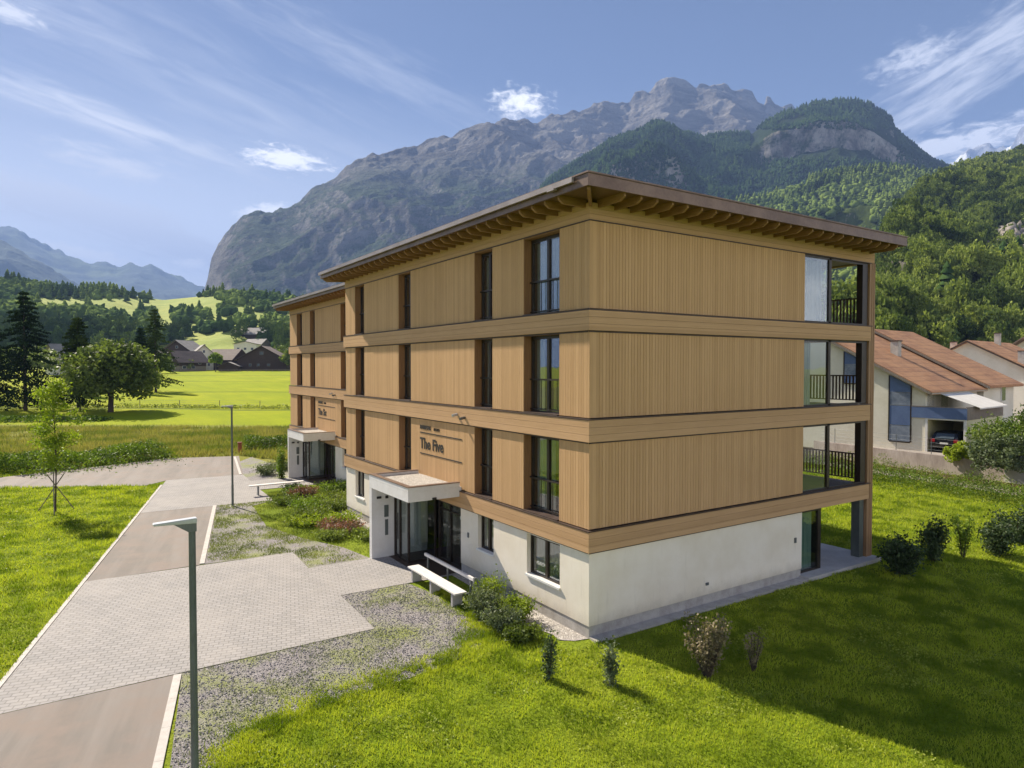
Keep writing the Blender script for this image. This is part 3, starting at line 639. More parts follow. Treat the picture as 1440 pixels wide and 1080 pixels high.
# ---------------------------------------------------------------- east side: lawn edge, railway, wall, yard
M['ballast'] = pebblemat('track_ballast', ('#9c928a', '#7a7068', '#b8aea6', '#8a7868'), 16, .04)
M['rust'] = plain('rusty_rail', '#6b4c3c', '#4e372c', 4, .6, metal=.4); M['sleeper'] = plain('worn_sleeper', '#5f5148', '#4a3e36', 3, .85)
tdir = Vector((1.25, 9.0)).normalized(); tn = Vector((tdir.y, -tdir.x)); t0 = Vector((35.2, 4.5))
def tp(s, off, z): q = t0+tdir*s+tn*off; return (q.x, q.y, z)
mb = MB(); mb.prism([tp(-40, -1.9, -.1), tp(-40, 1.9, -.1), tp(-40, 1.3, .12), tp(-40, -1.3, .12)], Vector(tp(70, 0, 0))-Vector(tp(-40, 0, 0)))
tag(mb.build('gravel', M['ballast']), kind='structure')
rt = empty('railway_track', tp(0, 0, .12), 0, 'single rusty railway track on pale ballast below the concrete wall', 'railway track')
def rel(o, base): return (o[0]-base[0], o[1]-base[1], o[2]-base[2])
base = tp(0, 0, .12)
for off in (-.5, .5):
    MB().prism([rel(tp(-39, off-.035, .16), base), rel(tp(-39, off+.035, .16), base), rel(tp(-39, off+.035, .30), base), rel(tp(-39, off-.035, .30), base)], Vector(tp(108, 0, 0))-Vector(tp(0, 0, 0))).build('rail', M['rust'], rt)
mb = MB()
for i in range(-60, 108):
    a = i*.65; mb.prism([rel(tp(a, -.95, .125), base), rel(tp(a, .95, .125), base), rel(tp(a+.22, .95, .125), base), rel(tp(a+.22, -.95, .125), base)], (0, 0, .05))
mb.build('sleepers', M['sleeper'], rt)
M['oldwall'] = plain('stained_concrete_wall', '#a79c96', '#7f726c', 1.2, .9, bmp=.006, stretch=(1, 1, .25))
wbase = tp(0, 2.75, 0)
wr = empty('retaining_wall', wbase, 0, 'low stained concrete retaining wall running along the railway track', 'wall')
def wallseg(s0, s1, z, off=2.6, m='oldwall', nm='wall_face'):
    return MB().prism([rel(tp(s0, off, -.3), wbase), rel(tp(s0, off+.3, -.3), wbase), rel(tp(s0, off+.3, z), wbase), rel(tp(s0, off, z), wbase)], Vector(tp(s1-s0, 0, 0))-Vector(tp(0, 0, 0))).build(nm, M[m], wr)
wallseg(-40, 0.4, .95); wallseg(.42, 70, 1.18); wallseg(-40, .4, 1.03, 2.54, 'concrete', 'coping')
def yz(x, y): return 1.12
yard = [tp(-40, 2.9, 1.12), tp(70, 2.9, 1.12), tp(70, 75, 1.12), tp(-40, 75, 1.12)]
M['yard'] = plain('dusty_yard_asphalt', '#a39a90', '#8e857c', .3, .9)
tag(MB().prism([(x, y, .3) for x, y, z in yard], (0, 0, .80)).build('yard', M['yard']), kind='structure')
# thin wire fence on the wall
fo = empty('wire_fence', tp(0, 2.75, 1.1), 0, 'thin wire fence with slender grey posts on the retaining wall', 'fence'); fb = tp(0, 2.75, 1.1)
for i in range(-14, 20):
    if i*2.6 < 1.2 and i*2.6 > -1: pass
    a = rel(tp(i*2.6, 2.75, 1.1 if i > 0 else .9), fb); MB().tube([a, (a[0], a[1], a[2]+1.25)], .022, 6).build('fence_post', M['metal'], fo)
mb = MB()
for z in (1.25, 1.5, 1.75, 2.0, 2.3): mb.tube([rel(tp(-37, 2.75, z), fb), rel(tp(50, 2.75, z), fb)], .006, 4)
mb.build('wire', M['metal'], fo)
# ================================================================ hills and mountains
def hillmat(name, forest, forest2, rock, rock2, meadow, slope=(.55, .75), msc=.004, mth=(.55, .62), fsc=.02, bdist=6, vein=(1, 1, .35), rockmask=None, green_hi=None):
    m, t = newmat(name); p = t.geo.outputs['Position']; nz = t.sep(t.geo.outputs['True Normal'])[2]; x, y, z = t.sep(p)
    nf = t.noise(p, fsc, 6, .7); ng = t.noise(p, fsc*6, 4, .7); nl = t.noise(p, msc, 5, .6)
    f = t.mix(t.ss(t.m('ADD', t.m('MULTIPLY', nf, .6), t.m('MULTIPLY', ng, .4)), .38, .62), hx(forest), hx(forest2))
    f = t.mix(t.ss(nl, mth[0], mth[1]), f, hx(meadow))
    nr = t.noise(t.scale(p, vein), fsc*.8, 8, .72, .6); r = t.mix(t.ss(nr, .35, .68), hx(rock), hx(rock2))
    k = t.m('ADD', nz, t.m('MULTIPLY', t.m('SUBTRACT', nf, .5), .5)); k = t.ss(k, slope[0], slope[1])
    if green_hi: k = t.m('MULTIPLY', k, t.ss(z, green_hi[0], green_hi[1], 1.0, 0.0))
    c = t.mix(k, r, f)
    t.put(t.b.inputs['Base Color'], c); t.b.inputs['Roughness'].default_value = .95; t.b.inputs['Specular IOR Level'].default_value = .05
    bump(t, t.m('ADD', nr, t.m('MULTIPLY', ng, .5)), bdist, .8); return m
def strip(name, ridge, d0, m, nu=400, nv=120, prof=lambda v, u: v**1.2, amp=60, fs=300, zf=None, ridged=True, env=None, back=.35, jag=0.0, jfs=40, o=6):
    "a hillside between a foot line and a ridge line given as (px, py, distance) sights turned into world points"
    s = np.linspace(0, 1, nu); pr = np.array([r[0] for r in ridge], float); q = pr[0]+(pr[-1]-pr[0])*s
    def smooth(a, k):
        k = max(3, int(k)); ap = np.concatenate([np.full(k, a[0]), a, np.full(k, a[-1])]); ker = np.hanning(2*k+1); ker /= ker.sum(); return np.convolve(ap, ker, 'same')[k:-k]
    dd = smooth(np.interp(q, pr, [r[2] for r in ridge]), nu*.05); pyq = np.interp(q, pr, [r[1] for r in ridge])
    R = np.array([at(a_, b_, c_) for a_, b_, c_ in zip(q, pyq, dd)]); rx, ry, rz = R[:, 0], R[:, 1], R[:, 2]; rs_ = smooth(rz, nu*.035)
    d0 = np.interp(q, pr, d0) if isinstance(d0, (list, tuple)) else np.full(nu, float(d0))
    fr = d0/dd; fx = CAM[0]+(rx-CAM[0])*fr; fy = CAM[1]+(ry-CAM[1])*fr; fz = gz(fx, fy)-3 if zf is None else np.full(nu, float(zf))
    v = np.concatenate([np.linspace(0, 1, nv), 1+np.linspace(0, back, 14)[1:]])
    Vv, S = np.meshgrid(v, s, indexing='ij'); vc = np.clip(Vv, 0, 1)
    X = fx+(rx-fx)*Vv; Y = fy+(ry-fy)*Vv; P = prof(vc, S); wr_ = np.clip((vc-.80)/.2, 0, 1)**2; rzz = rs_*(1-wr_)+rz*wr_; rzz = np.minimum(rzz, rz+(1-vc)*abs(rz)*.6+2); Z = fz+(rzz-fz)*P - np.clip(Vv-1, 0, 9)*(rz-fz)*1.3
    n = fbm(X/fs, Y/fs, o, .5, ridged)-.5
    e = (np.sin(np.clip(vc, 0, 1)*math.pi)**.7+.0) if env is None else env(vc, S)
    Z = Z+amp*e*n*1.6
    if jag: Z = Z + jag*np.exp(-((Vv-1)/.15)**2)*(fbm(X/jfs, Y/jfs, 4, .55, True)-.55)
    nvv = len(v); I = (np.arange(nvv-1)[:, None]*nu+np.arange(nu-1)[None]).ravel()
    V = np.stack([X, Y, Z], -1)
    o_ = npmesh(name, V.reshape(-1, 3), np.stack([I, I+1, I+nu+1, I+nu], -1), m, smooth=True); tag(o_, kind='structure')
    return V
def pix(P):
    d = P-_C; dep = d@_F; return 720+FPX*(d@_R)/dep, 540-FPX*(d@_U)/dep, dep
def scatter(V, n, mask, seed, vmax):
    "random points on a strip, spread by area, kept where mask(px,py,P) says so"
    rs = np.random.RandomState(seed); V = V[:vmax]; a, b = V.shape[:2]
    A = V[:-1, :-1]; B = V[1:, :-1]; C_ = V[:-1, 1:]; ar = np.linalg.norm(np.cross(B-A, C_-A), axis=-1).ravel(); ar = ar/ar.sum()
    k = rs.choice(len(ar), n, p=ar); i, j = k//(b-1), k % (b-1); u, v = rs.rand(n, 1), rs.rand(n, 1)
    P = V[i, j]*(1-u)*(1-v)+V[i+1, j]*u*(1-v)+V[i, j+1]*(1-u)*v+V[i+1, j+1]*u*v
    px, py, dep = pix(P); ok = mask(px, py, P, rs); return P[ok], dep[ok]

M['far'] = hillmat('far_mountain', '#4a5a58', '#56655f', '#8a8c92', '#7a7d85', '#6a7a5c', slope=(.35, .6), fsc=.0012, msc=.0005, bdist=60)
M['crag'] = hillmat('craggy_mountain', '#263625', '#3a4a30', '#86827c', '#444240', '#505d38', slope=(.52, .74), msc=.0011, mth=(.60, .72), fsc=.0055, bdist=60, vein=(.55, .55, 1.7), green_hi=(800, 1200))
M['wooded'] = hillmat('wooded_mountain', '#1e2c16', '#2e3e1e', '#aaa298', '#544e48', '#54642e', slope=(.30, .48), msc=.003, mth=(.64, .72), fsc=.02, bdist=14, vein=(1, 1, .5))
M['slope'] = hillmat('forest_floor', '#333f18', '#4c5824', '#a49c92', '#7a736c', '#66703a', slope=(.42, .58), msc=.008, mth=(.66, .72), fsc=.05, bdist=2)
def meadowmat():
    m, t = newmat('hill_meadow'); p = t.geo.outputs['Position']; n = t.noise(p, .02, 5, .65); n2 = t.noise(p, .2, 4, .7)
    c = t.mix(t.ss(n, .4, .65), hx('#869428'), hx('#a0a43c')); c = t.mix(t.m('MULTIPLY', n2, .5), c, hx('#6e8030'))
    t.put(t.b.inputs['Base Color'], c); t.b.inputs['Roughness'].default_value = .95; bump(t, n2, 1.0); return m
M['meadow'] = meadowmat()
# far ranges at both ends of the valley
strip('mountain', [(-500, 260, 9000), (-200, 300, 9000), (-60, 325, 8700), (0, 319, 8400), (25, 322, 8400), (60, 343, 8400), (100, 362, 8400), (128, 374, 8280), (150, 372, 8400), (165, 377, 8400), (185, 372, 8520), (200, 380, 8580), (213, 374, 8580), (232, 384, 8700), (255, 392, 8880), (290, 406, 9000), (420, 430, 9000)], 4600, M['far'], 300, 70, amp=260, fs=1200, jag=110, jfs=240)
strip('mountain', [(-500, 330, 5400), (-100, 318, 5280), (0, 338, 5100), (30, 352, 5100), (60, 372, 5040), (95, 394, 4980), (140, 412, 4980), (200, 430, 4980)], 3200, M['far'], 240, 70, amp=160, fs=700, jag=60, jfs=150)
M['snow'] = hillmat('snowy_peak', '#7d8088', '#92959c', '#6c6e78', '#4e5058', '#dcdfe4', slope=(.35, .6), fsc=.003, msc=.0016, mth=(.56, .62), bdist=50)
strip('mountain', [(1280, 260, 7800), (1335, 232, 7800), (1352, 218, 7800), (1368, 212, 7800), (1385, 203, 7800), (1392, 204, 7740), (1402, 209, 7680), (1412, 208, 7560), (1422, 206, 7440), (1430, 192, 7320), (1438, 184, 7200), (1470, 170, 7200), (1600, 150, 7200), (1900, 130, 7200)], 5400, M['snow'], 260, 70, amp=260, fs=900, jag=130, jfs=160)
# the big craggy mountain
RB = [(262, 470, 3300), (285, 430, 3300), (292, 398, 3325), (297, 372, 3350), (306, 350, 3375), (320, 331, 3400), (338, 310, 3425), (352, 303, 3450), (380, 300, 3475), (402, 293, 3500), (430, 276, 3550), (455, 262, 3575), (480, 248, 3600), (487, 240, 3625), (500, 230, 3650), (525, 221, 3700),
      (560, 214, 3750), (588, 209, 3800), (600, 197, 3825), (617, 191, 3850), (636, 195, 3875), (650, 188, 3900), (668, 183, 3950), (690, 178, 4000), (706, 171, 4050), (725, 170, 4100), (750, 172, 4150), (775, 167, 4200), (800, 162, 4250), (815, 158, 4300), (840, 149, 4350), (848, 143, 4375), (862, 146, 4400), (885, 149, 4425), (893, 136, 4450), (905, 131, 4475), (915, 127, 4500), (922, 119, 4525), (938, 113, 4550), (950, 113, 4550), (965, 121, 4575), (978, 132, 4600), (984, 123, 4625), (1000, 121, 4650), (1018, 121, 4650), (1030, 128, 4675), (1045, 128, 4675), (1058, 133, 4675), (1066, 146, 4675), (1075, 149, 4675), (1078, 136, 4675), (1084, 137, 4675), (1089, 148, 4700), (1098, 155, 4700), (1112, 152, 4700), (1120, 157, 4700), (1150, 190, 4650), (1200, 230, 4600), (1300, 270, 4550)]
_px = [r[0] for r in RB]
def profB(v, s):
    # steep cliff at the western end and under the ridge, scree apron below
    a = np.clip(v, 0, 1); return np.where(a < .45, a*.75, np.where(a < .8, .3375+(a-.45)*1.25, .775+(a-.8)*1.125))
strip('mountain', RB, 1900, M['crag'], 820, 240, prof=profB, amp=300, fs=760, jag=70, jfs=160, env=lambda v, s: np.clip(np.sin(v*math.pi), 0, 1)**.45*(.45+.55*np.clip(s*1.6, 0, 1)), o=8)
# wooded mountain with its pale cliff band
RC = [(560, 430, 2300), (700, 330, 2300), (740, 285, 2300), (777, 251, 2350), (815, 226, 2400), (854, 205, 2400), (880, 192, 2400), (905, 185, 2450), (915, 175, 2450), (926, 172, 2450), (940, 176, 2450), (962, 190, 2450), (985, 194, 2400), (1008, 191, 2400), (1035, 188, 2400), (1060, 189, 2400), (1075, 174, 2380), (1095, 163, 2360), (1111, 157, 2350), (1142, 147, 2350), (1165, 142, 2350), (1183, 141, 2350), (1205, 142, 2350), (1224, 146, 2350), (1230, 155, 2350), (1240, 156, 2350), (1252, 165, 2350), (1257, 180, 2350), (1281, 203, 2350), (1306, 222, 2350), (1340, 240, 2350), (1420, 290, 2350), (1500, 330, 2400)]
def cl(s): q = RC[0][0]+(RC[-1][0]-RC[0][0])*s; return np.clip((q-1035)/40, 0, 1)*np.clip((1290-q)/30, 0, 1)
def cl2(s): q = RC[0][0]+(RC[-1][0]-RC[0][0])*s; return np.clip((q-800)/60, 0, 1)*np.clip((1000-q)/60, 0, 1)
def profC(v, s):
    c = cl(s); base = v**1.15; cliff = np.where(v < .76, v*.67/.76, np.where(v < .785, .67+(v-.76)*4.4, .78+(v-.785)*1.023))
    c2 = cl2(s); low = np.where(v < .5, v*.7, np.where(v < .58, .35+(v-.5)*3.2, .606+(v-.58)*.938))
    return base*(1-np.maximum(c, c2))+cliff*c+low*c2*(1-c)
VC = strip('mountain', RC, 900, M['wooded'], 620, 280, prof=profC, amp=110, fs=300, env=lambda v, s: np.sin(v*math.pi)**.6*(1-.3*cl(s)*(v > .6)), jag=14, jfs=60, o=8)
RD2 = [(700, 420, 1500), (800, 350, 1500), (860, 322, 1500), (950, 300, 1500), (1020, 290, 1480), (1065, 284, 1450), (1120, 263, 1430), (1180, 248, 1400), (1240, 241, 1400), (1300, 242, 1400), (1340, 250, 1400), (1420, 285, 1400), (1500, 320, 1400)]
VD2 = strip('hill', RD2, 560, M['slope'], 300, 120, prof=lambda v, s: v**1.1, amp=60, fs=220, ridged=True)
RD = [(1150, 535, 240), (1195, 500, 260), (1215, 470, 280), (1236, 420, 330), (1248, 375, 400), (1258, 335, 480), (1275, 300, 560), (1300, 272, 640), (1330, 247, 760), (1383, 235, 850), (1440, 221, 930), (1520, 202, 1000), (1650, 150, 1050), (1900, 120, 1100)]
VD = strip('hill', RD, [150, 150, 150, 150, 150, 155, 160, 165, 170, 170, 170, 170, 170, 170], M['slope'], 360, 150, prof=lambda v, s: v**1.05, amp=32, fs=110, ridged=True)
# the low hill across the fields on the left: forest, clearings, meadows
RF = [(-500, 350, 800), (-200, 365, 800), (0, 394, 800), (50, 400, 800), (110, 412, 800), (150, 408, 800), (180, 415, 820), (230, 422, 850), (280, 417, 800), (300, 413, 780), (380, 415, 780), (430, 424, 800), (520, 440, 820), (640, 490, 830)]
VF = strip('hill', RF, 345, M['meadow'], 300, 110, prof=lambda v, s: v**1.15, amp=16, fs=130, ridged=False, zf=None)

# ================================================================ trees far away
from mathutils import noise as mn
def ico(sub, seed, amp=.35, fr=1.6, sz=1.15, amp2=.12):
    bm = bmesh.new(); bmesh.ops.create_icosphere(bm, subdivisions=sub, radius=1.0)
    for v in bm.verts:
        q = v.co*fr+Vector((seed*7.1, seed*3.3, 0)); n = mn.noise(q)*amp*1.6+mn.noise(q*2.7)*amp*.9+mn.noise(q*6)*amp2*2
        v.co = v.co*(1+n); v.co.z = max(v.co.z*sz, -.8)
    bm.verts.ensure_lookup_table(); V = np.array([v.co[:] for v in bm.verts]); F = np.array([[v.index for v in f.verts] for f in bm.faces]); bm.free()
    V[:, 2] += .85; return V*np.array([1, 1, .62]), F
def fir(seed, tiers=6, k=9):
    rs = np.random.RandomState(seed); V = []; F = []
    for i in range(tiers):
        z0 = .12+.88*i/tiers; z1 = min(1.0, z0+1.5/tiers); r = .30*(1-i/tiers)**.85+.03; n = len(V); ph = rs.rand()*6
        for q in range(k):
            a = ph+2*math.pi*q/k; rr = r*(.65+.7*rs.rand()); V.append((rr*math.cos(a), rr*math.sin(a), z0-.03*rs.rand()))
        V.append((0, 0, z1))
        for q in range(k): F.append((n+q, n+(q+1) % k, n+k))
    return np.array(V), np.array(F)
def leafy(nclump, nleaf, ls, seed, sx=1.0, sz=.75, zc=1.0, shape=None):
    "crown as clumps of small leaf faces, unit radius, base at z=0"
    rs = np.random.RandomState(seed); Q = []
    for c in range(nclump):
        a = rs.rand()*2*math.pi; u = rs.rand()*1.7-.7; rr = .55+.4*rs.rand(); h = math.sqrt(max(0, 1-u*u))
        cc = np.array([rr*h*math.cos(a)*sx, rr*h*math.sin(a)*sx, rr*u*sz])
        r = .22+.2*rs.rand(); d = rs.normal(size=(nleaf, 3)); d /= np.linalg.norm(d, axis=1)[:, None]; d[:, 2] = d[:, 2]*.75+.12
        Q.append(cc+d*r*(.7+.35*rs.rand(nleaf, 1)))
    P = np.concatenate(Q); P[:, 2] += zc
    return quads(P, ls*(.6+.8*rs.rand(len(P))), rs)
def quads(P, s, rs, up=0.0, asp=.6):
    n = len(P); a = rs.normal(size=(n, 3)); a /= np.linalg.norm(a, axis=1)[:, None]; b = rs.normal(size=(n, 3)); b[:, 2] += up; b = np.cross(a, b); b /= np.linalg.norm(b, axis=1)[:, None]
    s = np.broadcast_to(s, (n,))[:, None]; a = a*s; b = b*s*asp
    V = np.stack([P-a, P-b, P+a, P+b], 1).reshape(-1, 3); return V, np.arange(4*n).reshape(n, 4)
def tile(temps, idx, P, S, H, rot):
    Vs = []; Fs = []; off = 0
    for k, (V, F) in enumerate(temps):
        w_ = np.where(idx == k)[0]
        if not len(w_): continue
        c, s = np.cos(rot[w_])[:, None], np.sin(rot[w_])[:, None]
        x = (V[None, :, 0]*c-V[None, :, 1]*s)*S[w_, None]; y = (V[None, :, 0]*s+V[None, :, 1]*c)*S[w_, None]; z = V[None, :, 2]*H[w_, None]
        VV = np.stack([x, y, z], -1)+P[w_, None]; Vs.append(VV.reshape(-1, 3)); n = V.shape[0]
        Fs.append((F[None]+(np.arange(len(w_))*n)[:, None, None]+off).reshape(-1, F.shape[1])); off += n*len(w_)
    return np.concatenate(Vs), np.concatenate(Fs)
M['forest'] = leafmat('hillside_foliage', '#66763a', '#86944a', '#4a5a2c', trans=0, wx=.02, rough=1, spec=0)
M['forestdark'] = leafmat('far_forest_foliage', '#384c26', '#526638', '#2e4226', trans=0, wx=.01, rough=1, spec=0)
M['forestleaf'] = leafmat('near_slope_foliage', '#7d8a42', '#a0a960', '#55643a', trans=.3, wx=.05, rough=1, spec=0)
M['lefthill'] = leafmat('left_hill_foliage', '#5c6e34', '#80904a', '#465a32', trans=0, wx=.02, rough=1, spec=0)
T3 = [ico(3, s, .30, 1.7) for s in range(4)]; T2 = [ico(2, s+5, .34, 1.8) for s in range(6)]; TM = [leafy(16, 22, .135, s+170, 1.0, .8, .95) for s in range(5)]; TL = [leafy(11, 17, .20, s+70, 1.0, .8, .95) for s in range(6)]; T1 = [ico(1, s+15, .3, 1.5) for s in range(4)]; TF = [fir(s) for s in range(4)]; TFs = [fir(s+9, 3, 5) for s in range(3)]
def forest(name, label, P, dep, m, r=(3.5, 6.5), h=(9, 17), seed=1, firs=.25, sub=2, cat='forest'):
    rs = np.random.RandomState(seed); n = len(P); isf = rs.rand(n) < firs
    isf = isf | ((fbm(P[:, 0]/90+seed, P[:, 1]/90, 3) > .66) & (sub < 9))
    tA = TM if sub == 10 else TL if sub == 9 else T2 if sub == 2 else (T1 if sub == 1 else T3); tB = (TF if sub >= 2 else TFs) if sub < 9 else []; temps = tA+tB
    idx = np.where(isf & (len(tB) > 0), len(tA)+rs.randint(0, max(1, len(tB)), n), rs.randint(0, len(tA), n))
    S = r[0]+(r[1]-r[0])*rs.rand(n)**1.3; H = h[0]+(h[1]-h[0])*rs.rand(n); H2 = np.where(isf, H*1.35, H*.62); S2 = np.where(isf, H*1.2, S)
    P = P.copy(); P[:, 2] -= .6
    V, F = tile(temps, idx, P, S2, H2, rs.rand(n)*6.28)
    return tag(npmesh(name, V, F, m), label, cat, kind='stuff')

def maskD(px, py, P, rs):
    rock = fbm(P[:, 0]/70+5, P[:, 1]/70, 4) > .73
    scar = ((px-1425)/32)**2+((py-365)/34)**2 < 1
    return (px > 1140) & (px < 1560) & (py < 530) & ~rock & ~(scar & (rs.rand(len(px)) < .9))
# bare rock scar on the slope: boulders and a broken outcrop where the trees leave off
rsx = np.random.RandomState(8); q_ = pix(VD.reshape(-1, 3)); kk = np.argmin((q_[0]-1424)**2+(q_[1]-372)**2); SC = VD.reshape(-1, 3)[kk]
M['outcrop'] = plain('pale_outcrop_rock', '#979088', '#5e5852', .15, .95, bmp=.8, bscale=.5)
wk = np.where((((q_[0]-1424)/30)**2+((q_[1]-370)/34)**2 < 1) & (rsx.rand(len(q_[0])) < .9))[0]; wk = wk[rsx.permutation(len(wk))[:190]]; oc_t = [ico(3, s_+50, .5, 1.3, .9, .2) for s_ in range(4)]
Pk = VD.reshape(-1, 3)[wk]-np.array([0, 0, 2.5]); sk = 3+5*rsx.rand(len(wk)); Vk, Fk = tile(oc_t, rsx.randint(0, 4, len(wk)), Pk, sk, sk*1.5, rsx.rand(len(wk))*6.3)
tag(npmesh('rock_outcrop', Vk, Fk, M['outcrop']), kind='structure')
PD, dD = scatter(VD, 15000, maskD, 11, 150)
o_ = np.argsort(dD); nearP, nearD = PD[o_[:0]], dD[o_[:0]]
# nearest slope trees as individuals: pick those well apart
def individuals(P, dep, n, sep_):
    keep = []; 
    for i in np.argsort(dep):
        if all((P[i, 0]-P[j, 0])**2+(P[i, 1]-P[j, 1])**2 > sep_**2 for j in keep): keep.append(i)
        if len(keep) >= n: break
    return np.array(keep)
vis = np.where((pix(PD)[0] > 1180) & (pix(PD)[0] < 1475))[0]
ki = vis[individuals(PD[vis], dD[vis], 150, 6.5)]
M['trunk'] = plain('tree_bark', '#4f4338', '#372e26', 3, .9, stretch=(6, 6, 1))
def tree_proto(name, label, cat, group, V, F, m, R, H, trunk_h=.35):
    e = empty(name, (0, 0, 0), 0, label, cat, group)
    npmesh('crown', V*np.array([R, R, H]), F, m, e)
    MB().tube([(0, 0, -.5), (0, 0, H*trunk_h*1.2)], [R*.06, R*.035], 6).build('trunk', M['trunk'], e); return e
slope_protos = []
for s in range(5):
    V, F = leafy(34, 70, .075, 40+s, 1.0, .8, .95); slope_protos.append(tree_proto('deciduous_tree', 'leafy green tree on the wooded slope behind the tiled houses', 'tree', 'trees on the wooded slope', V, F, M['forestleaf'], 5.0, 7.5))
for s in range(2):
    V, F = fir(60+s, 9, 13); slope_protos.append(tree_proto('conifer_tree', 'dark pointed conifer on the wooded slope behind the tiled houses', 'tree', 'conifers on the wooded slope', V, F, M['forestdark'], 15, 16))
rs = np.random.RandomState(5); used = set()
for i in ki:
    k = rs.randint(0, 5) if rs.rand() > .05 else 5+rs.randint(0, 2)
    o = slope_protos[k] if k not in used else copy_tree(slope_protos[k]); used.add(k)
    o.location = (PD[i, 0], PD[i, 1], PD[i, 2]-.8); s = .75+.55*rs.rand(); o.scale = (s, s, s*(.85+.4*rs.rand())); o.rotation_euler = (0, 0, rs.rand()*6.28)
rest = np.ones(len(PD), bool); rest[ki] = False
dmax = dD[ki].max(); nearrest = rest & (dD < dmax) & (rs.rand(len(PD)) < .35); far_ = rest & (dD >= dmax*.97)
sel = (far_ | nearrest); c_ = np.where(pix(PD)[0] < 1500, 1, 0).astype(bool)
forest('forest', 'dense leafy forest on the steep slope close behind the tiled houses', PD[sel & c_ & (dD < 560)], dD[sel & c_ & (dD < 560)], M['forestleaf'], seed=2, firs=.0, sub=10, r=(3.0, 5.6), h=(8, 15))
forest('forest', 'dense mixed forest on the upper part of the steep right slope', PD[sel & ~(c_ & (dD < 560))], dD[sel & ~(c_ & (dD < 560))], M['forestleaf'], seed=2, firs=.0, sub=9, r=(3.0, 5.6), h=(8, 14)); print('forest counts', (sel & c_ & (dD < 560)).sum(), sel.sum())
PD2, dD2 = scatter(VD2, 13000, lambda px, py, P, rs: (px > 800) & (px < 1420) & (fbm(P[:, 0]/140, P[:, 1]/140, 4) < .74), 12, 120)
forest('forest', 'pale green forest on the middle slope above the flat roof', PD2, dD2, M['forest'], seed=3, firs=.18, r=(4.5, 8), h=(11, 18), sub=2)
PC, dC = scatter(VC, 42000, lambda px, py, P, rs: (px > 760) & (px < 1360) & (py < 330) & ~((px > 1055) & (px < 1262) & (py > 183) & (py < 226)) & ((fbm(P[:, 0]/220, P[:, 1]/220, 4) < .74)), 13, 280)
forest('forest', 'dark conifer forest around the pale cliff on the far wooded mountain', PC, dC, M['forestdark'], seed=4, firs=.5, r=(4, 7), h=(8, 13), sub=1)

# left hill: wooded where the photograph shows wood, meadow between
def ell(px, py, c): return np.logical_or.reduce([((px-a)/w_)**2+((py-b)/h_)**2 < 1 for a, b, w_, h_ in c])
WOOD = [(20, 408, 110, 12), (110, 414, 80, 6), (200, 415, 70, 5), (90, 458, 92, 20), (10, 450, 50, 34), (172, 478, 50, 14), (266, 446, 24, 9), (345, 420, 40, 9), (390, 430, 34, 12), (388, 462, 18, 14), (206, 448, 12, 12), (300, 466, 26, 4), (345, 455, 12, 8), (60, 484, 90, 12), (300, 413, 50, 4), (410, 485, 50, 6), (480, 440, 60, 40), (-100, 420, 90, 50), (235, 478, 26, 8), (318, 440, 12, 5)]
PF, dF = scatter(VF, 9000, lambda px, py, P, rs: (px > -160) & (px < 520) & (ell(px+rs.normal(size=len(px))*3, py+rs.normal(size=len(px))*1.2, WOOD) | (rs.rand(len(px)) < .012)), 14, 110)
vis = np.where((pix(PF)[0] > -5) & (pix(PF)[0] < 415))[0]; kf = vis[individuals(PF[vis], dF[vis], 135, 7)]
hp = []
for s in range(5):
    V, F = leafy(26, 40, .10, 80+s, 1.0, .85, .95); hp.append(tree_proto('deciduous_tree', 'bushy green tree on the low hill beyond the fields', 'tree', 'trees on the low hill', V, F, M['lefthill'], 5.2, 7.5))
V, F = fir(90, 8, 11); hp.append(tree_proto('conifer_tree', 'dark narrow conifer on the low hill beyond the fields', 'tree', 'conifers on the low hill', V, F, M['forestdark'], 15, 16)); used = set()
for i in kf:
    k = rs.randint(0, 5) if rs.rand() > .07 else 5
    o = hp[k] if k not in used else copy_tree(hp[k]); used.add(k)
    o.location = (PF[i, 0], PF[i, 1], PF[i, 2]-.8); s = .6+.45*rs.rand(); o.scale = (s, s, s*(.85+.4*rs.rand())); o.rotation_euler = (0, 0, rs.rand()*6.28)
rest = np.ones(len(PF), bool); rest[kf] = False
forest('forest', 'wood of mixed trees along the crest of the low hill on the left', PF[rest], dF[rest], M['lefthill'], seed=6, firs=.08, r=(3, 5), h=(7, 12))
# ================================================================ houses
M['tile'] = plain('orange_brown_roof_tiles', '#9c6a4c', '#774b36', .6, .8, stretch=(1, 6, 1))
def tilemat(name, c1, c2, c3):
    m, t = newmat(name); x, y, z = t.sep(t.co)
    row = t.m('FLOOR', t.m('DIVIDE', z, .17)); col = t.m('FLOOR', t.m('DIVIDE', y, .25)); wn = t.node('ShaderNodeTexWhiteNoise', noise_dimensions='3D'); t.put(wn.inputs['Vector'], t.comb(row, col, 0.0))
    n = t.noise(t.scale(t.co, (1, .35, 1)), .9, 5, .65); f = t.mix(t.ss(n, .35, .65), hx(c1), hx(c2)); f = t.mix(t.m('MULTIPLY', wn.outputs[0], .35), f, hx(c3))
    st = t.m('FRACT', t.m('DIVIDE', z, .34)); f = t.mix(t.m('MULTIPLY', t.ss(st, .0, .25, 1, 0), .35), f, hx('#4c352a'))
    t.put(t.b.inputs['Base Color'], f); t.b.inputs['Roughness'].default_value = .8; bump(t, st, .03); return m
M['tile'] = tilemat('orange_brown_roof_tiles', '#bd8a5e', '#9c6c4a', '#cca078'); M['darktile'] = tilemat('dark_roof_tiles', '#6a5a52', '#54463f', '#7a6a60')
M['palewall'] = plain('pale_yellow_render', '#e2dccb', '#d4cdb9', .5, .9); M['bluepanel'] = plain('blue_grey_panel', '#5d7196', '#4c5f84', 1, .5)
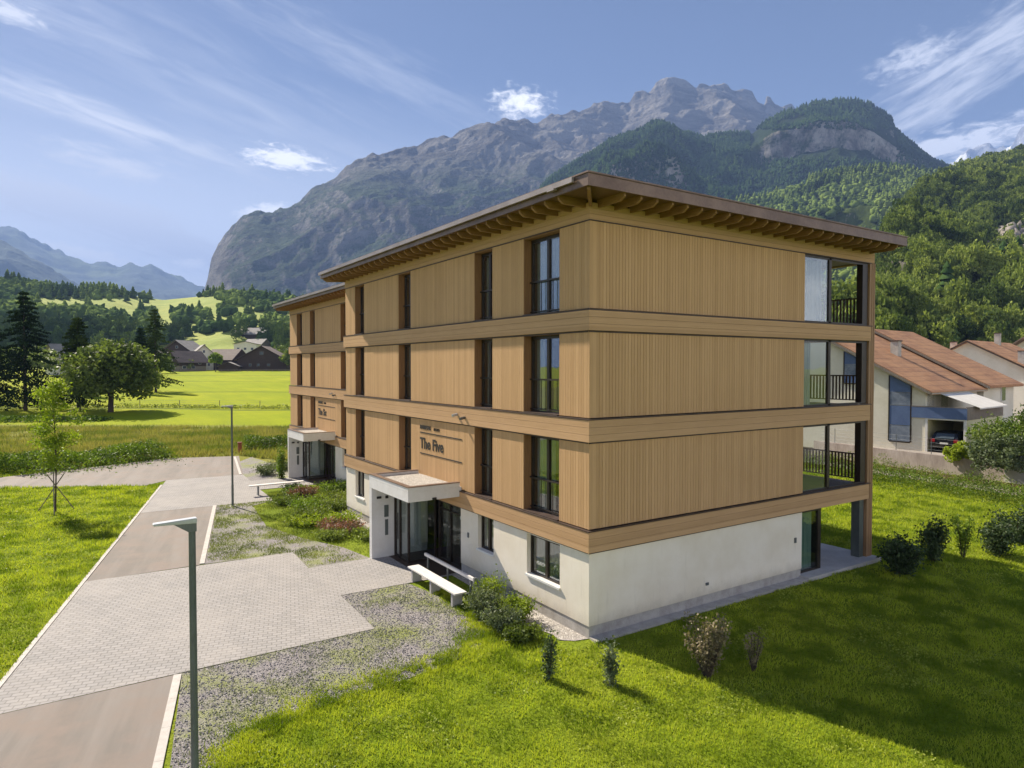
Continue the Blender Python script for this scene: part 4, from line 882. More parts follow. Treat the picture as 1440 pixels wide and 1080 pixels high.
M['darkwood'] = plain('weathered_dark_timber', '#4a3a31', '#35291f', 1.5, .85, stretch=(8, 8, .5)); M['olivewall'] = plain('pale_olive_render', '#cfcaa4', '#bdb892', .6, .9)
M['greywood'] = plain('weathered_grey_timber', '#8b8175', '#6d645a', 1.5, .85, stretch=(8, 8, .5)); M['slate'] = tilemat('grey_slates', '#8c8782', '#75706c', '#9c9894')
M['shutter'] = plain('house_window_glass', '#47525c', '#2f3840', 1, .25); M['awn'] = plain('off_white_awning_cloth', '#dcd8cf', '#c9c4ba', 1, .9); M['chim'] = plain('pale_chimney_render', '#c4beb4', '#a39c92', 2, .9)
def house(name, label, cat, loc, rz, w, l, he, hr, wall, roof, o=.7, wins=(), side=(), chim=None, group=None, lower=None, fascia='darkwood', t=.18, chalet=None):
    "gable house: gable towards local -y, ridge along y"
    e = empty(name, loc, rz, label, cat, group); hw = w/2
    MB().prism([(-hw, 0, -.5), (hw, 0, -.5), (hw, 0, he), (0, 0, hr-.02), (-hw, 0, he)], (0, l, 0)).build('wall', M[wall], e)
    if chalet: MB().prism([(-hw-.04, -.05, he*chalet), (hw+.04, -.05, he*chalet), (hw+.04, -.05, he-.02), (0, -.05, hr-.06), (-hw-.04, -.05, he-.02)], (0, l+.1, 0)).build('timber_storey', M[fascia], e)
    sl = (hr-he)/hw; rf = MB()
    for s in (-1, 1):
        a = (s*(hw+o), -o, he-o*sl); b = (0.0, -o, hr)
        rf.prism([(a[0], -o, a[2]), (b[0], -o, b[2]), (b[0], -o, b[2]+t*1.2), (a[0], -o, a[2]+t*1.2)], (0, l+2*o, 0))
    ro = rf.build('roof', M[roof], e)
    g = MB()
    for s in (-1, 1):
        a = (s*(hw+o+.02), he-(o+.02)*sl)
        g.prism([(a[0], -o-.06, a[1]-.05), (0.0, -o-.06, hr-.05), (0.0, -o-.06, hr+t*.8), (a[0], -o-.06, a[1]+t*.8)], (0, .055, 0))
    g.build('verge_board', M[fascia], ro)
    for (x, z, ww, hh) in wins:
        f = MB().box(x-ww/2-.06, x+ww/2+.06, -.09, -.005, z-.06, z+hh+.06).build('window', M['sill'] if wall != 'darkwood' else M['greywood'], e)
        MB().box(x-ww/2, x+ww/2, -.10, -.091, z, z+hh).build('pane', M['shutter'], f)
    for (y, z, ww, hh) in side:
        f = MB().box(hw+.005, hw+.09, y-ww/2-.06, y+ww/2+.06, z-.06, z+hh+.06).build('window', M['sill'], e)
        MB().box(hw+.091, hw+.10, y-ww/2, y+ww/2, z, z+hh).build('pane', M['shutter'], f)
    for (x, y, h_) in (chim or ()):
        zz = hr-abs(x)*sl; c = MB().box(x-.3, x+.3, y-.35, y+.35, zz-.5, zz+h_).build('chimney', M['chim'], ro)
        MB().box(x-.36, x+.36, y-.41, y+.41, zz+h_, zz+h_+.1).build('chimney_cap', M['flash'], c)
    return e
def lat(l, d, z=0): q = np.array(CAM[:2])+l*RH+d*FH; return Vector((q[0], q[1], z))
# --- tiled house to the right: near eave corner K, gable runs left and away
K = lat(30.2, 49.0, 1.1); gd = (RH*-.63+FH*.777); ed = (RH*.775+FH*.63)
Wd = 17.4
hc = Vector((K.x+gd[0]*Wd/2, K.y+gd[1]*Wd/2, 1.1)); rz = math.atan2(-ed[0], ed[1])
h1 = house('terraced_house', 'white gabled house with blue window bands and a balcony over its garage', 'house', hc, rz, Wd, 11.0, 4.5, 9.25, 'palewall', 'tile', o=.6,
           wins=[(-2.0, 5.0, .9, 1.2)], chim=[(4.1, 6.5, 1.3)], fascia='greywood')
M['paleglass'] = plain('pale_reflection_glass', '#8f97a3', '#5f6a7c', 1.5, .2)  # pale colour painted in for the reflection on these panes
for x0, x1, zs, tl, tr in ((6.26, 7.70, (.6, 1.8, 3.3, 4.3), 5.55, 4.80), (2.86, 4.33, (4.9, 5.5, 6.4), 7.40, 6.62)):
    z0 = zs[0]; f = MB().box(x0-.08, x0, -.10, -.004, z0, tl).box(x1, x1+.08, -.10, -.004, z0, tr).box(x0, x1, -.10, -.004, z0-.08, z0)
    f = f.build('window_band', M['frame'], h1)
    for i, (za, zb) in enumerate(zip(zs[:-1], zs[1:])):
        bl = (i == 1) if len(zs) > 3 else (i == 0)
        MB().box(x0, x1, -.08, -.006, za+.02, zb-.02).build('panel' if bl else 'pane', M['bluepanel'] if bl else M['paleglass'], f)
    MB().prism([(x0, -.08, zs[-1]), (x1, -.08, zs[-1]), (x1, -.08, tr), (x0, -.08, tl)], (0, .07, 0)).build('panel', M['bluepanel'], f)
MB().prism([(Wd/2+.5, -.66, 4.20), (Wd/2+.62, -.66, 4.20), (Wd/2+.62, -.66, 4.30), (Wd/2+.5, -.66, 4.30)], (0, 12.2, 0)).build('gutter', M['gutter'], h1)
# garage with balcony in front of the eave side
gx0, gx1 = Wd/2, Wd/2+2.6
g = MB(); g.box(gx0+.003, gx0+.15, -.0, 8.0, 0, 2.35); g.box(gx1-.15, gx1, 0, 8.0, 0, 2.35); g.box(gx0+.15, gx1-.15, 5.2, 5.4, 0, 2.35); g.box(gx0+.003, gx1, 0, 8.0, 2.351, 2.50)
ga = g.build('garage', M['olivewall'], h1)
MB().box(gx0+.0, gx0+.16, -.05, -.002, 0, 2.36).box(gx1-.16, gx1+.01, -.05, -.002, 0, 2.36).box(gx0, gx1+.01, -.05, -.002, 2.361, 2.5).build('door_frame', M['sill'], ga)
MB().box(gx0-.9, gx1+.05, -.12, -.053, 2.45, 3.25).build('balcony_panel', M['bluepanel'], h1)
b = MB()
for i in range(38): y = .0+i*.21; b.box(gx1+.0, gx1+.05, y, y+.17, 2.42, 3.3)
b.box(gx1-.01, gx1+.07, -.12, 8.1, 3.3, 3.36); b.box(gx0-.9, gx1-.02, -.13, -.04, 3.26, 3.32); b.build('balcony_railing', M['greywood'], h1)
for i, y in enumerate((.3, 3.0)): MB().box(gx0-.02, gx0+.0, y, y+1.4, 2.5, 4.2).build('balcony_door', M['shutter'], h1)
aw = MB(); aw.prism([(gx0+.1, 1.2, 4.35), (gx1+.5, 1.2, 3.25), (gx1+.5, 1.2, 3.28), (gx0+.1, 1.2, 4.38)], (0, 6.0, 0)); aw.box(gx1+.45, gx1+.53, 1.15, 7.25, 3.18, 3.27); aw.build('awning', M['awn'], h1)
def wpos(e, p): return Matrix.Translation(e.location) @ Matrix.Rotation(e.rotation_euler.z, 4, 'Z') @ Vector(p)
h2 = house('terraced_house', 'orange tiled row house joined behind the white gabled house, roof one step higher', 'house', wpos(h1, (.3, 11.62, .0)), rz, Wd, 8.2, 4.75, 9.5, 'palewall', 'tile', o=.6, fascia='greywood', side=[(2, 1, 1, 1.2), (5, 3.2, 1, 1.2)])
q = at(1395, 516, 83); h3 = house('terraced_house', 'orange tiled house with two chimneys standing behind the row, partly hidden', 'house', (q[0]-1.5, q[1]+2, 1.1), rz, 17, 16, 4.6, 9.3, 'palewall', 'tile', o=.7, chim=[(-2.6, 3, 1.5), (.6, 9, 1.6), (5.2, 1, 1.6)], side=[(3, 1, 1.2, 1.3), (9, 1, 1.2, 1.3)])
q = at(1445, 516, 104); h4 = house('gabled_house', 'white gabled house with dark overhanging roof at the right edge', 'house', (q[0], q[1], 1.1), rz-.45, 12, 10, 7.2, 10.6, 'palewall', 'darktile', o=1.0, wins=[(-3, 4, 1, 1.3), (2, 4, 1, 1.3)])
q = at(1200, 516, 70); h5 = house('gabled_house', 'white house with small brown window seen through the open loggia', 'house', (q[0]+6.5, q[1]+14, 1.1), rz+.2, 9, 8, 3.6, 5.8, 'palewall', 'tile', wins=[(-2, 1.5, .9, 1.2), (1, 1.5, .9, 1.2)])

# --- village across the fields
def vill(px, d): q = onground(px, d); return Vector((q[0], q[1], q[2]))
face = math.atan2(-FH[0], FH[1])
house('farmhouse', 'long dark timber barn with broad brown roof, largest building across the fields', 'barn', vill(368, 300), face+.10, 21, 14, 5.2, 11.0, 'darkwood', 'darktile', o=1.2, wins=[(0, 7.2, 1.6, 1.4), (-5, 2, 1.2, 1.2), (-1.5, 2, 1.2, 1.2), (3, 2, 1.2, 1.2)])
house('farmhouse', 'wide grey roofed barn joined to the left of the dark timber barn', 'barn', vill(338, 312), face+1.25, 11, 15, 5.2, 9.6, 'darkwood', 'darktile', o=1.0)
house('shed', 'low dark shed with pale lean roof before the brown roofed barn', 'shed', vill(321, 292), face+.2, 8, 6, 2.3, 3.9, 'darkwood', 'slate', o=.6)
house('gabled_house', 'tall white gabled village house between the chalet and the barn', 'house', vill(287, 308), face+.55, 8.5, 11, 7.6, 11.6, 'palewall', 'slate', o=.8, wins=[(-2, 2, .9, 1.3), (2, 2, .9, 1.3), (-2, 5, .9, 1.3), (2, 5, .9, 1.3), (0, 8, .9, 1.2)], side=[(2, 2, 1, 1.3), (5, 2, 1, 1.3), (8, 5, 1, 1.3), (3, 5, 1, 1.3)], chim=[(1, 5, 1.3)])
house('chalet', 'grey walled chalet with brown roof and white garden front', 'house', vill(243, 290), face-.6, 11, 12, 4.6, 8.8, 'greywood', 'darktile', o=1.2, wins=[(-2.5, 1.4, 1.3, 1.2), (1.5, 1.4, 1.3, 1.2), (-1, 4.4, 1.3, 1.2)], side=[(2, 1.2, 1.5, 1.2), (6, 1.2, 1.5, 1.2), (9, 3.2, 1.2, 1.1)], chalet=.5, fascia='darkwood')
house('chalet', 'pale roofed timber chalet rising behind the grey walled chalet', 'house', vill(249, 360), face-.15, 17, 13, 9.6, 15.2, 'greywood', 'slate', o=1.6, wins=[(-4, 7, 1.3, 1.3), (0, 7, 1.3, 1.3), (4, 7, 1.3, 1.3), (0, 11, 1.3, 1.2)], chalet=.6, fascia='darkwood')
house('chalet', 'wide low chalet with grey roof seen between conifer and round tree', 'house', vill(108, 262), face+.15, 13, 12, 6.3, 9.9, 'palewall', 'slate', o=1.5, wins=[(-3.5, 4, 1.2, 1.2), (0, 4, 1.2, 1.2), (3.5, 4, 1.2, 1.2)], chalet=.72, fascia='darkwood')
house('chalet', 'small chalet with steep grey roof beside the conifers', 'house', vill(72, 250), face-.5, 8, 9, 7.2, 11.4, 'palewall', 'slate', o=1.0, wins=[(-2, 3, 1, 1.2), (1.5, 3, 1, 1.2), (0, 7, 1, 1.2)])
house('gabled_house', 'white house with orange roof at the edge of the timber houses', 'house', vill(405, 330), face+.5, 9, 10, 3.4, 6.2, 'palewall', 'tile', o=.7, wins=[(-2, 1, 1, 1.2), (2, 1, 1, 1.2)])
house('gabled_house', 'white flat gabled house showing above the barn roof', 'house', vill(345, 400), face+.1, 13, 10, 14.5, 16.0, 'palewall', 'slate', o=.6, wins=[(-4, 11, 1.4, 1.3), (0, 11, 1.4, 1.3), (4, 11, 1.4, 1.3)])
house('chalet', 'low grey roofed chalet right of the tall green conifer', 'house', vill(218, 345), face+.4, 11, 10, 6.5, 10.0, 'palewall', 'slate', o=1.2, wins=[(-2.5, 4, 1.1, 1.2), (1.5, 4, 1.1, 1.2)], chalet=.7, fascia='darkwood')
house('chalet', 'white chalet with brown roof between round tree and conifer', 'house', vill(168, 330), face-.2, 12, 10, 8.5, 12.5, 'palewall', 'darktile', o=1.2, wins=[(-3, 6, 1.1, 1.2), (2, 6, 1.1, 1.2)])
def onhill(px, py):
    d = np.array(pix(VF.reshape(-1, 3))); k = np.argmin((d[0]-px)**2+(d[1]-py)**2); return Vector(VF.reshape(-1, 3)[k])
q = onhill(378, 476); house('hay_barn', 'brown timber barn with long grey roof on the hill meadow', 'barn', (q.x, q.y, q.z-1), face+1.4, 11, 15, 4.5, 8.6, 'darkwood', 'slate', o=1.2)
q = onhill(346, 472); house('hay_barn', 'small low barn left of the long roofed one on the hill', 'barn', (q.x, q.y, q.z-1), face+1.2, 8, 10, 3.0, 5.6, 'darkwood', 'darktile', o=.8)
q = onhill(372, 490); house('chalet', 'chalet with pale roof at the foot of the hill meadow', 'house', (q.x, q.y, q.z-1), face+1.2, 9, 14, 4.0, 7.4, 'greywood', 'slate', o=1.0, side=[(3, 1.5, 1.3, 1.2), (8, 1.5, 1.3, 1.2)])

# --- parked car, tail towards the viewer, in the garage
M['carpaint'] = plain('dark_grey_car_paint', '#2b2d31', '#232528', 1, .25, metal=.5); M['tail'] = plain('red_tail_lamp', '#b3202a', '#8e141d', 3, .3); M['tyre'] = plain('tyre_rubber', '#1c1c1c', '#262626', 5, .8); M['rim'] = plain('alloy_rim', '#9a9ca0', '#808286', 5, .35, metal=.7)
ce = empty('parked_car', wpos(h1, (gx0+1.25, .9, .0)), rz, 'dark grey hatchback parked tail first in the open garage', 'car')
prof = [(-.95, .35), (-.98, .62), (-.90, 1.0), (-.62, 1.42), (-.3, 1.52), (1.2, 1.50), (1.75, 1.08), (2.9, .92), (3.15, .7), (3.18, .35)]
def carbody(hw, inset):
    V = []; 
    for s in (-1, 1):
        for (y, z) in prof: V.append((s*(hw-(inset if z > 1.02 else 0)-(0.03 if z < .5 else 0)), y, z))
    n = len(prof); F = [tuple(range(n))[::-1], tuple(range(n, 2*n))]+[(i, (i+1) % n, n+(i+1) % n, n+i) for i in range(n)]
    mb = MB(); mb.v = V; mb.f = F; return mb
carbody(.88, .13).build('body', M['carpaint'], ce, bevel=.04)
MB().prism([(-.60, -.885, 1.04), (.60, -.885, 1.04), (.56, -.64, 1.37), (-.56, -.64, 1.37)], (0, -.03, .015)).build('rear_window', M['shutter'], ce)
for s in (-1, 1):
    MB().box(s*.60, s*.86, -1.0, -.90, .78, 1.0).build('tail_light', M['tail'], ce)
    for y in (-.35, 2.35):
        wh = MB().tube([(s*.70, y, .32), (s*.90, y, .32)], .32, 18).build('wheel', M['tyre'], ce); MB().tube([(s*.895, y, .32), (s*.915, y, .32)], .2, 12).build('rim', M['rim'], wh)
MB().box(-.26, .26, -1.02, -.975, .64, .76).build('number_plate', M['sill'], ce); MB().box(-.85, .85, -1.02, -.92, .36, .55).build('bumper', M['black'], ce)

# ================================================================ street lamps, benches, small things
def lamp(loc, h, label, r=.052):
    e = empty('street_lamp', loc, 0, label, 'street lamp', 'slim street lamps along the drive')
    MB().tube([(0, 0, 0), (0, 0, 1.1), (0, 0, 1.12), (0, 0, h-.12)], [r*1.15, r*1.15, r, r*.9], 14).build('pole', M['polegrey'], e, smooth=False)
    MB().box(-.17, .17, -.17, .17, -.1, .02).build('base_plate', M['concrete'], e)
    MB().prism([(.06, -.065, h-.04), (-.50, -.065, h-.02), (-.50, -.065, h+.01), (.06, -.065, h+.035)], (0, .13, 0)).build('lamp_head', M['lampgrey'], e, bevel=.008)
    MB().prism([(.055, -.05, h-.16), (-.05, -.05, h-.16), (-.24, -.05, h-.031), (.055, -.05, h-.041)], (0, .10, 0)).build('bracket', M['metal'], e)
    return e
lamp((-10.06, -3.2, 0), 5.08, 'tall slim grey street lamp in the foreground, cut by the lower edge')
lamp((-4.50, 23.5, 0), 5.25, 'slim street lamp farther along the drive beside the second paved area')
M['bench'] = plain('white_bench_boards', '#dedad6', '#cbc6c1', 2, .6, stretch=(8, 1, 1))
be = empty('bench', (-1.75, 5.6, 0), 0, 'long pale bench with low back rail beside the glazed porch of the nearer house', 'bench')
MB().box(-.21, .21, -1.72, 1.66, .42, .47).build('seat', M['bench'], be, bevel=.006)
for y in (-1.45, 0, 1.4): MB().box(-.17, .17, y-.05, y+.05, -.05, .4195).build('leg', M['concrete'], be)
MB().box(.42, .50, -1.72, 1.66, .74, .84).build('back_rail', M['bench'], be, bevel=.006)
MB().box(.42, .52, -1.80, -1.722, .68, .86).build('rail_end', M['metal'], be)
for y in (-1.5, 0, 1.45): MB().box(.44, .48, y-.03, y+.03, .30, .739).box(.172, .48, y-.03, y+.03, .30, .34).build('back_post', M['metal'], be)
b2 = empty('bench', (-1.6, 25.85, 0), 0, 'long narrow pale bench on thin steel legs by the second paved area', 'bench')
MB().box(-1.6, 1.45, -.17, .17, .54, .60).build('seat', M['bench'], b2)
for x in (-1.1, 1.0): MB().box(x-.03, x+.03, -.14, .14, 0, .5395).box(x-.05, x+.05, -.2, .2, -.01, .015).build('leg', M['metal'], b2)
# rusty marker post by the far end of the drive
M['rustred'] = plain('rusty_red_paint', '#8a4a30', '#6b3a28', 5, .7)
ps = empty('marker_post', (.25, 45.6, 0), 0, 'short rusty red marker post at the far end of the drive', 'post')
MB().box(-.14, .14, -.14, .14, -.1, .9).build('shaft', M['rustred'], ps, bevel=.02); MB().box(-.17, .17, -.17, .17, .9, .99).build('cap', M['rustred'], ps)
# field fence: thin posts with wires across the meadow
ff = empty('field_fence', (6, 92, float(gz(6, 92))), 0, 'thin wire field fence with wooden posts across the bright meadow', 'fence')
mb = MB(); prev = None
for i in range(-12, 13):
    p = lat(i*6.5-20, 104-i*.4); p.z = float(gz(p.x, p.y)); r = (p.x-6, p.y-92, p.z-ff.location.z)
    MB().tube([r, (r[0], r[1], r[2]+1.15)], .05, 6).build('fence_post', M['greywood'], ff)
    if prev:
        for z in (.5, .8, 1.1): mb.tube([(prev[0], prev[1], prev[2]+z), (r[0], r[1], r[2]+z)], .01, 4)
    prev = r
mb.build('wire', M['metal'], ff)
wf = empty('rail_fence', tuple(lat(-95, 282, float(gz(*lat(-95, 282)[:2])))), 0, 'long low pale fence before the dark barn', 'fence'); L0 = wf.location.copy()
mb = MB()
for i in range(22):
    p = lat(-125+i*2.6, 283+i*.25); p.z = float(gz(p.x, p.y)); r = p-L0; MB().box(r.x-.06, r.x+.06, r.y-.06, r.y+.06, r.z-.2, r.z+1.0).build('fence_post', M['greywood'], wf)
    if i: mb.prism([(pr.x, pr.y, pr.z+.7), (pr.x, pr.y, pr.z+.95), (pr.x, pr.y+.05, pr.z+.95), (pr.x, pr.y+.05, pr.z+.7)], r-pr)
    pr = r
mb.build('rail', M['greywood'], wf)

# ================================================================ trees and shrubs near by
def branchy(parent, H, R, seed, m='trunk', n=7, r0=.05, z0=.3, tip=.9):
    rs = np.random.RandomState(seed); mb = MB(); mb.tube([(0, 0, -.1), (.01*H, 0, H*.35), (0, .008*H, H*.7), (0, 0, H*tip)], [r0, r0*.8, r0*.5, r0*.15], 7)
    for i in range(n):
        a = rs.rand()*6.28; z = H*(z0+(tip-z0)*i/n); L = R*(.5+.5*rs.rand())*(1.1-.6*i/n)
        mb.tube([(0, 0, z), (L*.5*math.cos(a), L*.5*math.sin(a), z+L*.35), (L*math.cos(a), L*math.sin(a), z+L*.55)], [r0*.4, r0*.25, r0*.08], 5)
    mb.build('trunk', M[m], parent)
M['maple'] = leafmat('bright_young_leaves', '#7f9428', '#9aa838', '#687e22', trans=.4)
M['oak'] = leafmat('dense_dark_leaves', '#6c7a3c', '#8e9a54', '#4f5f30', trans=.35, wx=.3)
M['needle'] = leafmat('dark_conifer_needles', '#24341c', '#36472a', '#1c281a', trans=.1, spec=0, rough=1)
M['needle2'] = leafmat('green_conifer_needles', '#3c4c22', '#56642e', '#2c3a1c', trans=.15, spec=0, rough=1)
M['hedge'] = leafmat('hedge_leaves', '#5f7a26', '#869a38', '#4a6020', trans=.3, wx=.8)
M['weed'] = leafmat('tall_meadow_weeds', '#7c8a38', '#9a9e50', '#62702c', trans=.3, wx=.5)
M['shrub1'] = leafmat('silvery_shrub_leaves', '#6f7a5a', '#8b9470', '#54603e', trans=.25, wx=3)
M['shrub2'] = leafmat('yellow_green_shrub_leaves', '#8ea030', '#a6b040', '#788a2a', trans=.35, wx=3)
M['twigleaf'] = leafmat('dull_brown_leaves', '#8c7c62', '#a39478', '#6c6648', trans=.2, wx=3)
M['darkleaf'] = leafmat('dark_shrub_leaves', '#45563a', '#64744c', '#354428', trans=.2, wx=3)
M['pink'] = leafmat('reddish_groundcover_leaves', '#8a5a52', '#a27268', '#70604a', trans=.25, wx=4)
M['cover'] = leafmat('groundcover_leaves', '#76853a', '#8d994e', '#5d6c2c', trans=.3, wx=2)
def crowntree(name, label, cat, loc, R, H, zc, mat, ncl, nl, ls, seed, sz=.75, trunk_r=.25, group=None, sx=1):
    e = empty(name, loc, 0, label, cat, group); V, F = leafy(ncl, nl, ls/R, seed, sx, sz, 0); V = V*R; V[:, 2] += zc; npmesh('crown', V, F, M[mat], e)
    branchy(e, H*.85, R*.9, seed, n=12, r0=trunk_r, z0=.22); return e
# young maple with its three stakes
rs = np.random.RandomState(21)
e = empty('young_tree', (-12.22, 26.9, 0), 0, 'young bright green tree held by three wooden stakes on the left lawn', 'tree')
Q = []
for c in range(46):
    z = 2.4+4.1*rs.rand()**.8; rr = (1.1 if z < 5 else 1.1*(6.9-z)/1.9)*(.35+.65*rs.rand())*(.45 if z < 3.2 else 1); a = rs.rand()*6.28
    cc = np.array([rr*math.cos(a), rr*math.sin(a), z]); Q.append(cc+rs.normal(size=(70, 3))*np.array([.20, .20, .12]))
V, F = quads(np.concatenate(Q), .075, rs); npmesh('crown', V, F, M['maple'], e); branchy(e, 6.9, 1.2, 3, n=16, r0=.045, z0=.33, tip=.95)
st = empty('tree_stakes', (-12.22, 26.9, 0), 0, 'three crossed wooden stakes propping the young tree', 'stakes')
for k in range(3):
    a = k*2.09+.5; MB().tube([(.95*math.cos(a), .95*math.sin(a), -.1), (-.42*math.cos(a)+.08*math.sin(a), -.42*math.sin(a), 1.95)], .027, 8).build('stake', M['greywood'], st)
# big round tree and the conifers on the meadow
p = lat(-58, 97); crowntree('round_tree', 'broad round dark green tree standing alone in the meadow', 'tree', (p.x, p.y, float(gz(p.x, p.y))), 5.8, 10.4, 5.4, 'oak', 160, 95, .26, 31, sz=.72, trunk_r=.42)
def conifer(label, l, d, H, R, seed, mat='needle', name='conifer_tree', drop=.35, nb=26, nl=44):
    p = lat(l, d); e = empty(name, (p.x, p.y, float(gz(p.x, p.y))), 0, label, 'tree', 'tall conifers by the meadow'); rs = np.random.RandomState(seed); Q = []
    for i in range(nb):
        z = H*(.10+.88*i/nb); L = R*(1-i/nb)**.75+.25; k = 7 if i < nb*.8 else 5
        for j in range(k):
            a = rs.rand()*6.28; LL = L*(.6+.55*rs.rand()); s = rs.rand(nl)**.7
            x = LL*s; zz = z-drop*x*.6-(x**2)*.02; wd = .10+.22*(1-s)*LL*.5
            off = rs.normal(size=(nl, 3))*np.array([1, 1, .5])*wd[:, None]
            Q.append(np.stack([x*math.cos(a), x*math.sin(a), zz], 1)+off)
    V, F = quads(np.concatenate(Q), .24, rs, asp=.45); npmesh('crown', V, F, M[mat], e)
    MB().tube([(0, 0, -.3), (0, 0, H*.97)], [.28, .03], 8).build('trunk', M['trunk'], e); return e
conifer('tallest dark conifer at the left edge with a pointed top', -72.5, 100, 18.5, 5.6, 1)
conifer('drooping conifer just right of the tallest one', -66.5, 103, 14.6, 4.4, 2, 'needle2')
conifer('broad dark conifer cut by the left frame edge', -79, 101, 15.5, 5.5, 3)
conifer('small dark conifer between the drooping one and the round tree', -83.5, 131, 12.5, 3.0, 4)
conifer('tall green conifer rising behind the round tree', -78.5, 148, 18.8, 5.2, 5, 'needle2', drop=.2)
conifer('narrow black conifer in front of the tall green one', -76.8, 139, 14.2, 2.2, 6)
for i, (px, d, R, H, lab) in enumerate([(303, 285, 2.6, 9.5, 'slender bright green tree before the white village house'), (225, 262, 5, 6, 'round bush beside the grey walled chalet'), (262, 292, 3.2, 5, 'garden bush in front of the chalet windows'), (200, 240, 4, 5, 'low tree at the foot of the tall conifers'),
     (135, 300, 6, 8, 'round village tree behind the grey roofed chalet'), (172, 320, 6, 9, 'village tree left of the tall green conifer'), (412, 300, 5, 9, 'tree beside the orange roofed village house'), (395, 350, 6, 11, 'tree behind the dark barn'), (52, 235, 6, 9, 'leafy tree behind the conifers'), (20, 225, 6, 9, 'leafy tree behind the tallest conifer')]):
    q = vill(px, d); crowntree('village_tree', lab, 'tree', (q.x, q.y, q.z), R, H, H*.6, 'maple' if i == 0 else 'oak', 26, 40, .55, 200+i, sz=1.0 if i == 0 else .8, trunk_r=.2)

# shrubs
def shrub(label, x, y, R, H, mat, seed, n=1400, ls=.04, kind='ball', group=None, name='shrub', stems=9, cat='shrub'):
    e = empty(name, (x, y, float(lawnz(x, y))), 0, label, cat, group); rs = np.random.RandomState(seed); Q = []; mb = MB()
    for k in range(stems):
        a = rs.rand()*6.28; l = R*(.3+.7*rs.rand())*(1 if kind != 'col' else .6); h = H*(.6+.4*rs.rand()); x1, y1 = l*math.cos(a), l*math.sin(a)
        mb.tube([(x1*.1, y1*.1, -.05), (x1*.55, y1*.55, h*.5), (x1, y1, h)], [.012+.006*R, .009, .003], 5)
        t = rs.rand(n//stems)**(.75 if kind != 'twig' else .6); t = .12+.88*t if kind != 'col' else t*.95+.05
        Q.append(np.stack([x1*t, y1*t, h*t], 1)+rs.normal(size=(n//stems, 3))*np.array([R, R, H*.5])*(.22 if kind == 'ball' else .30 if kind == 'col' else .11))
    P = np.concatenate(Q); P[:, 2] = np.maximum(P[:, 2], .02); V, F = quads(P, ls*(.6+.8*rs.rand(len(P))), rs); npmesh('leaves', V, F, M[mat], e); mb.build('stems', M['trunk'], e); return e
shrub('small dark sapling with its shadow, left of the two on the front lawn', -2.28, -1.3, .22, 1.0, 'darkleaf', 1, 700, .035, 'col', cat='sapling', name='sapling')
shrub('small pale leafy sapling, right of the two on the front lawn', -1.23, -2.24, .26, .95, 'shrub1', 2, 900, .035, 'col', cat='sapling', name='sapling')
shrub('brownish twiggy shrub at the edge of the house shadow', .95, -3.2, .62, 1.55, 'twigleaf', 3, 2300, .035, 'twig', stems=26)
shrub('thin half bare shrub in shadow beside the brownish twiggy one', 2.1, -3.6, .28, 1.0, 'twigleaf', 4, 500, .03, 'twig')
shrub('dark spreading shrub at the foot of the corner post', 13.1, -1.5, .75, 1.25, 'darkleaf', 5, 3000, .06, stems=20)
shrub('dark upright shrub second from the corner post', 15.6, -1.4, .5, 1.65, 'darkleaf', 6, 1800, .06)
shrub('loose thin shrub third from the corner post', 17.4, -1.7, .5, 1.6, 'hedge', 7, 900, .05, 'twig', stems=12)
shrub('rounded dark shrub fourth from the corner post', 18.9, -2.3, .75, 1.35, 'darkleaf', 8, 2600, .055, stems=16)
shrub('dark shrub at the right frame edge on the lawn', 21.5, -2.0, .8, 1.4, 'darkleaf', 9, 2400, .055, stems=16)
shrub('grey green rounded shrub in the bed at the end of the bench', -1.42, 2.85, .6, .8, 'shrub1', 10, 5200, .035, stems=24)
shrub('yellow green bushy shrub against the pale gravel strip', -.95, 2.1, .5, .7, 'shrub2', 11, 5200, .032, stems=24)
shrub('greyish shrub nearest the viewer in the bed by the bench', -1.62, 1.75, .55, .62, 'shrub1', 12, 3200, .032, stems=20)
shrub('tall reddish tipped shrub in shade behind the bench end', -.95, 3.5, .55, .95, 'shrub2', 13, 2600, .035, stems=18)
shrub('low feathery grass tuft at the front tip of the bed', -1.55, .95, .5, .4, 'weed', 14, 2600, .045, stems=22)
shrub('climbing plant on the porch pier of the farther house', -.1, 31.0, .35, 1.9, 'hedge', 15, 1200, .06, 'col')
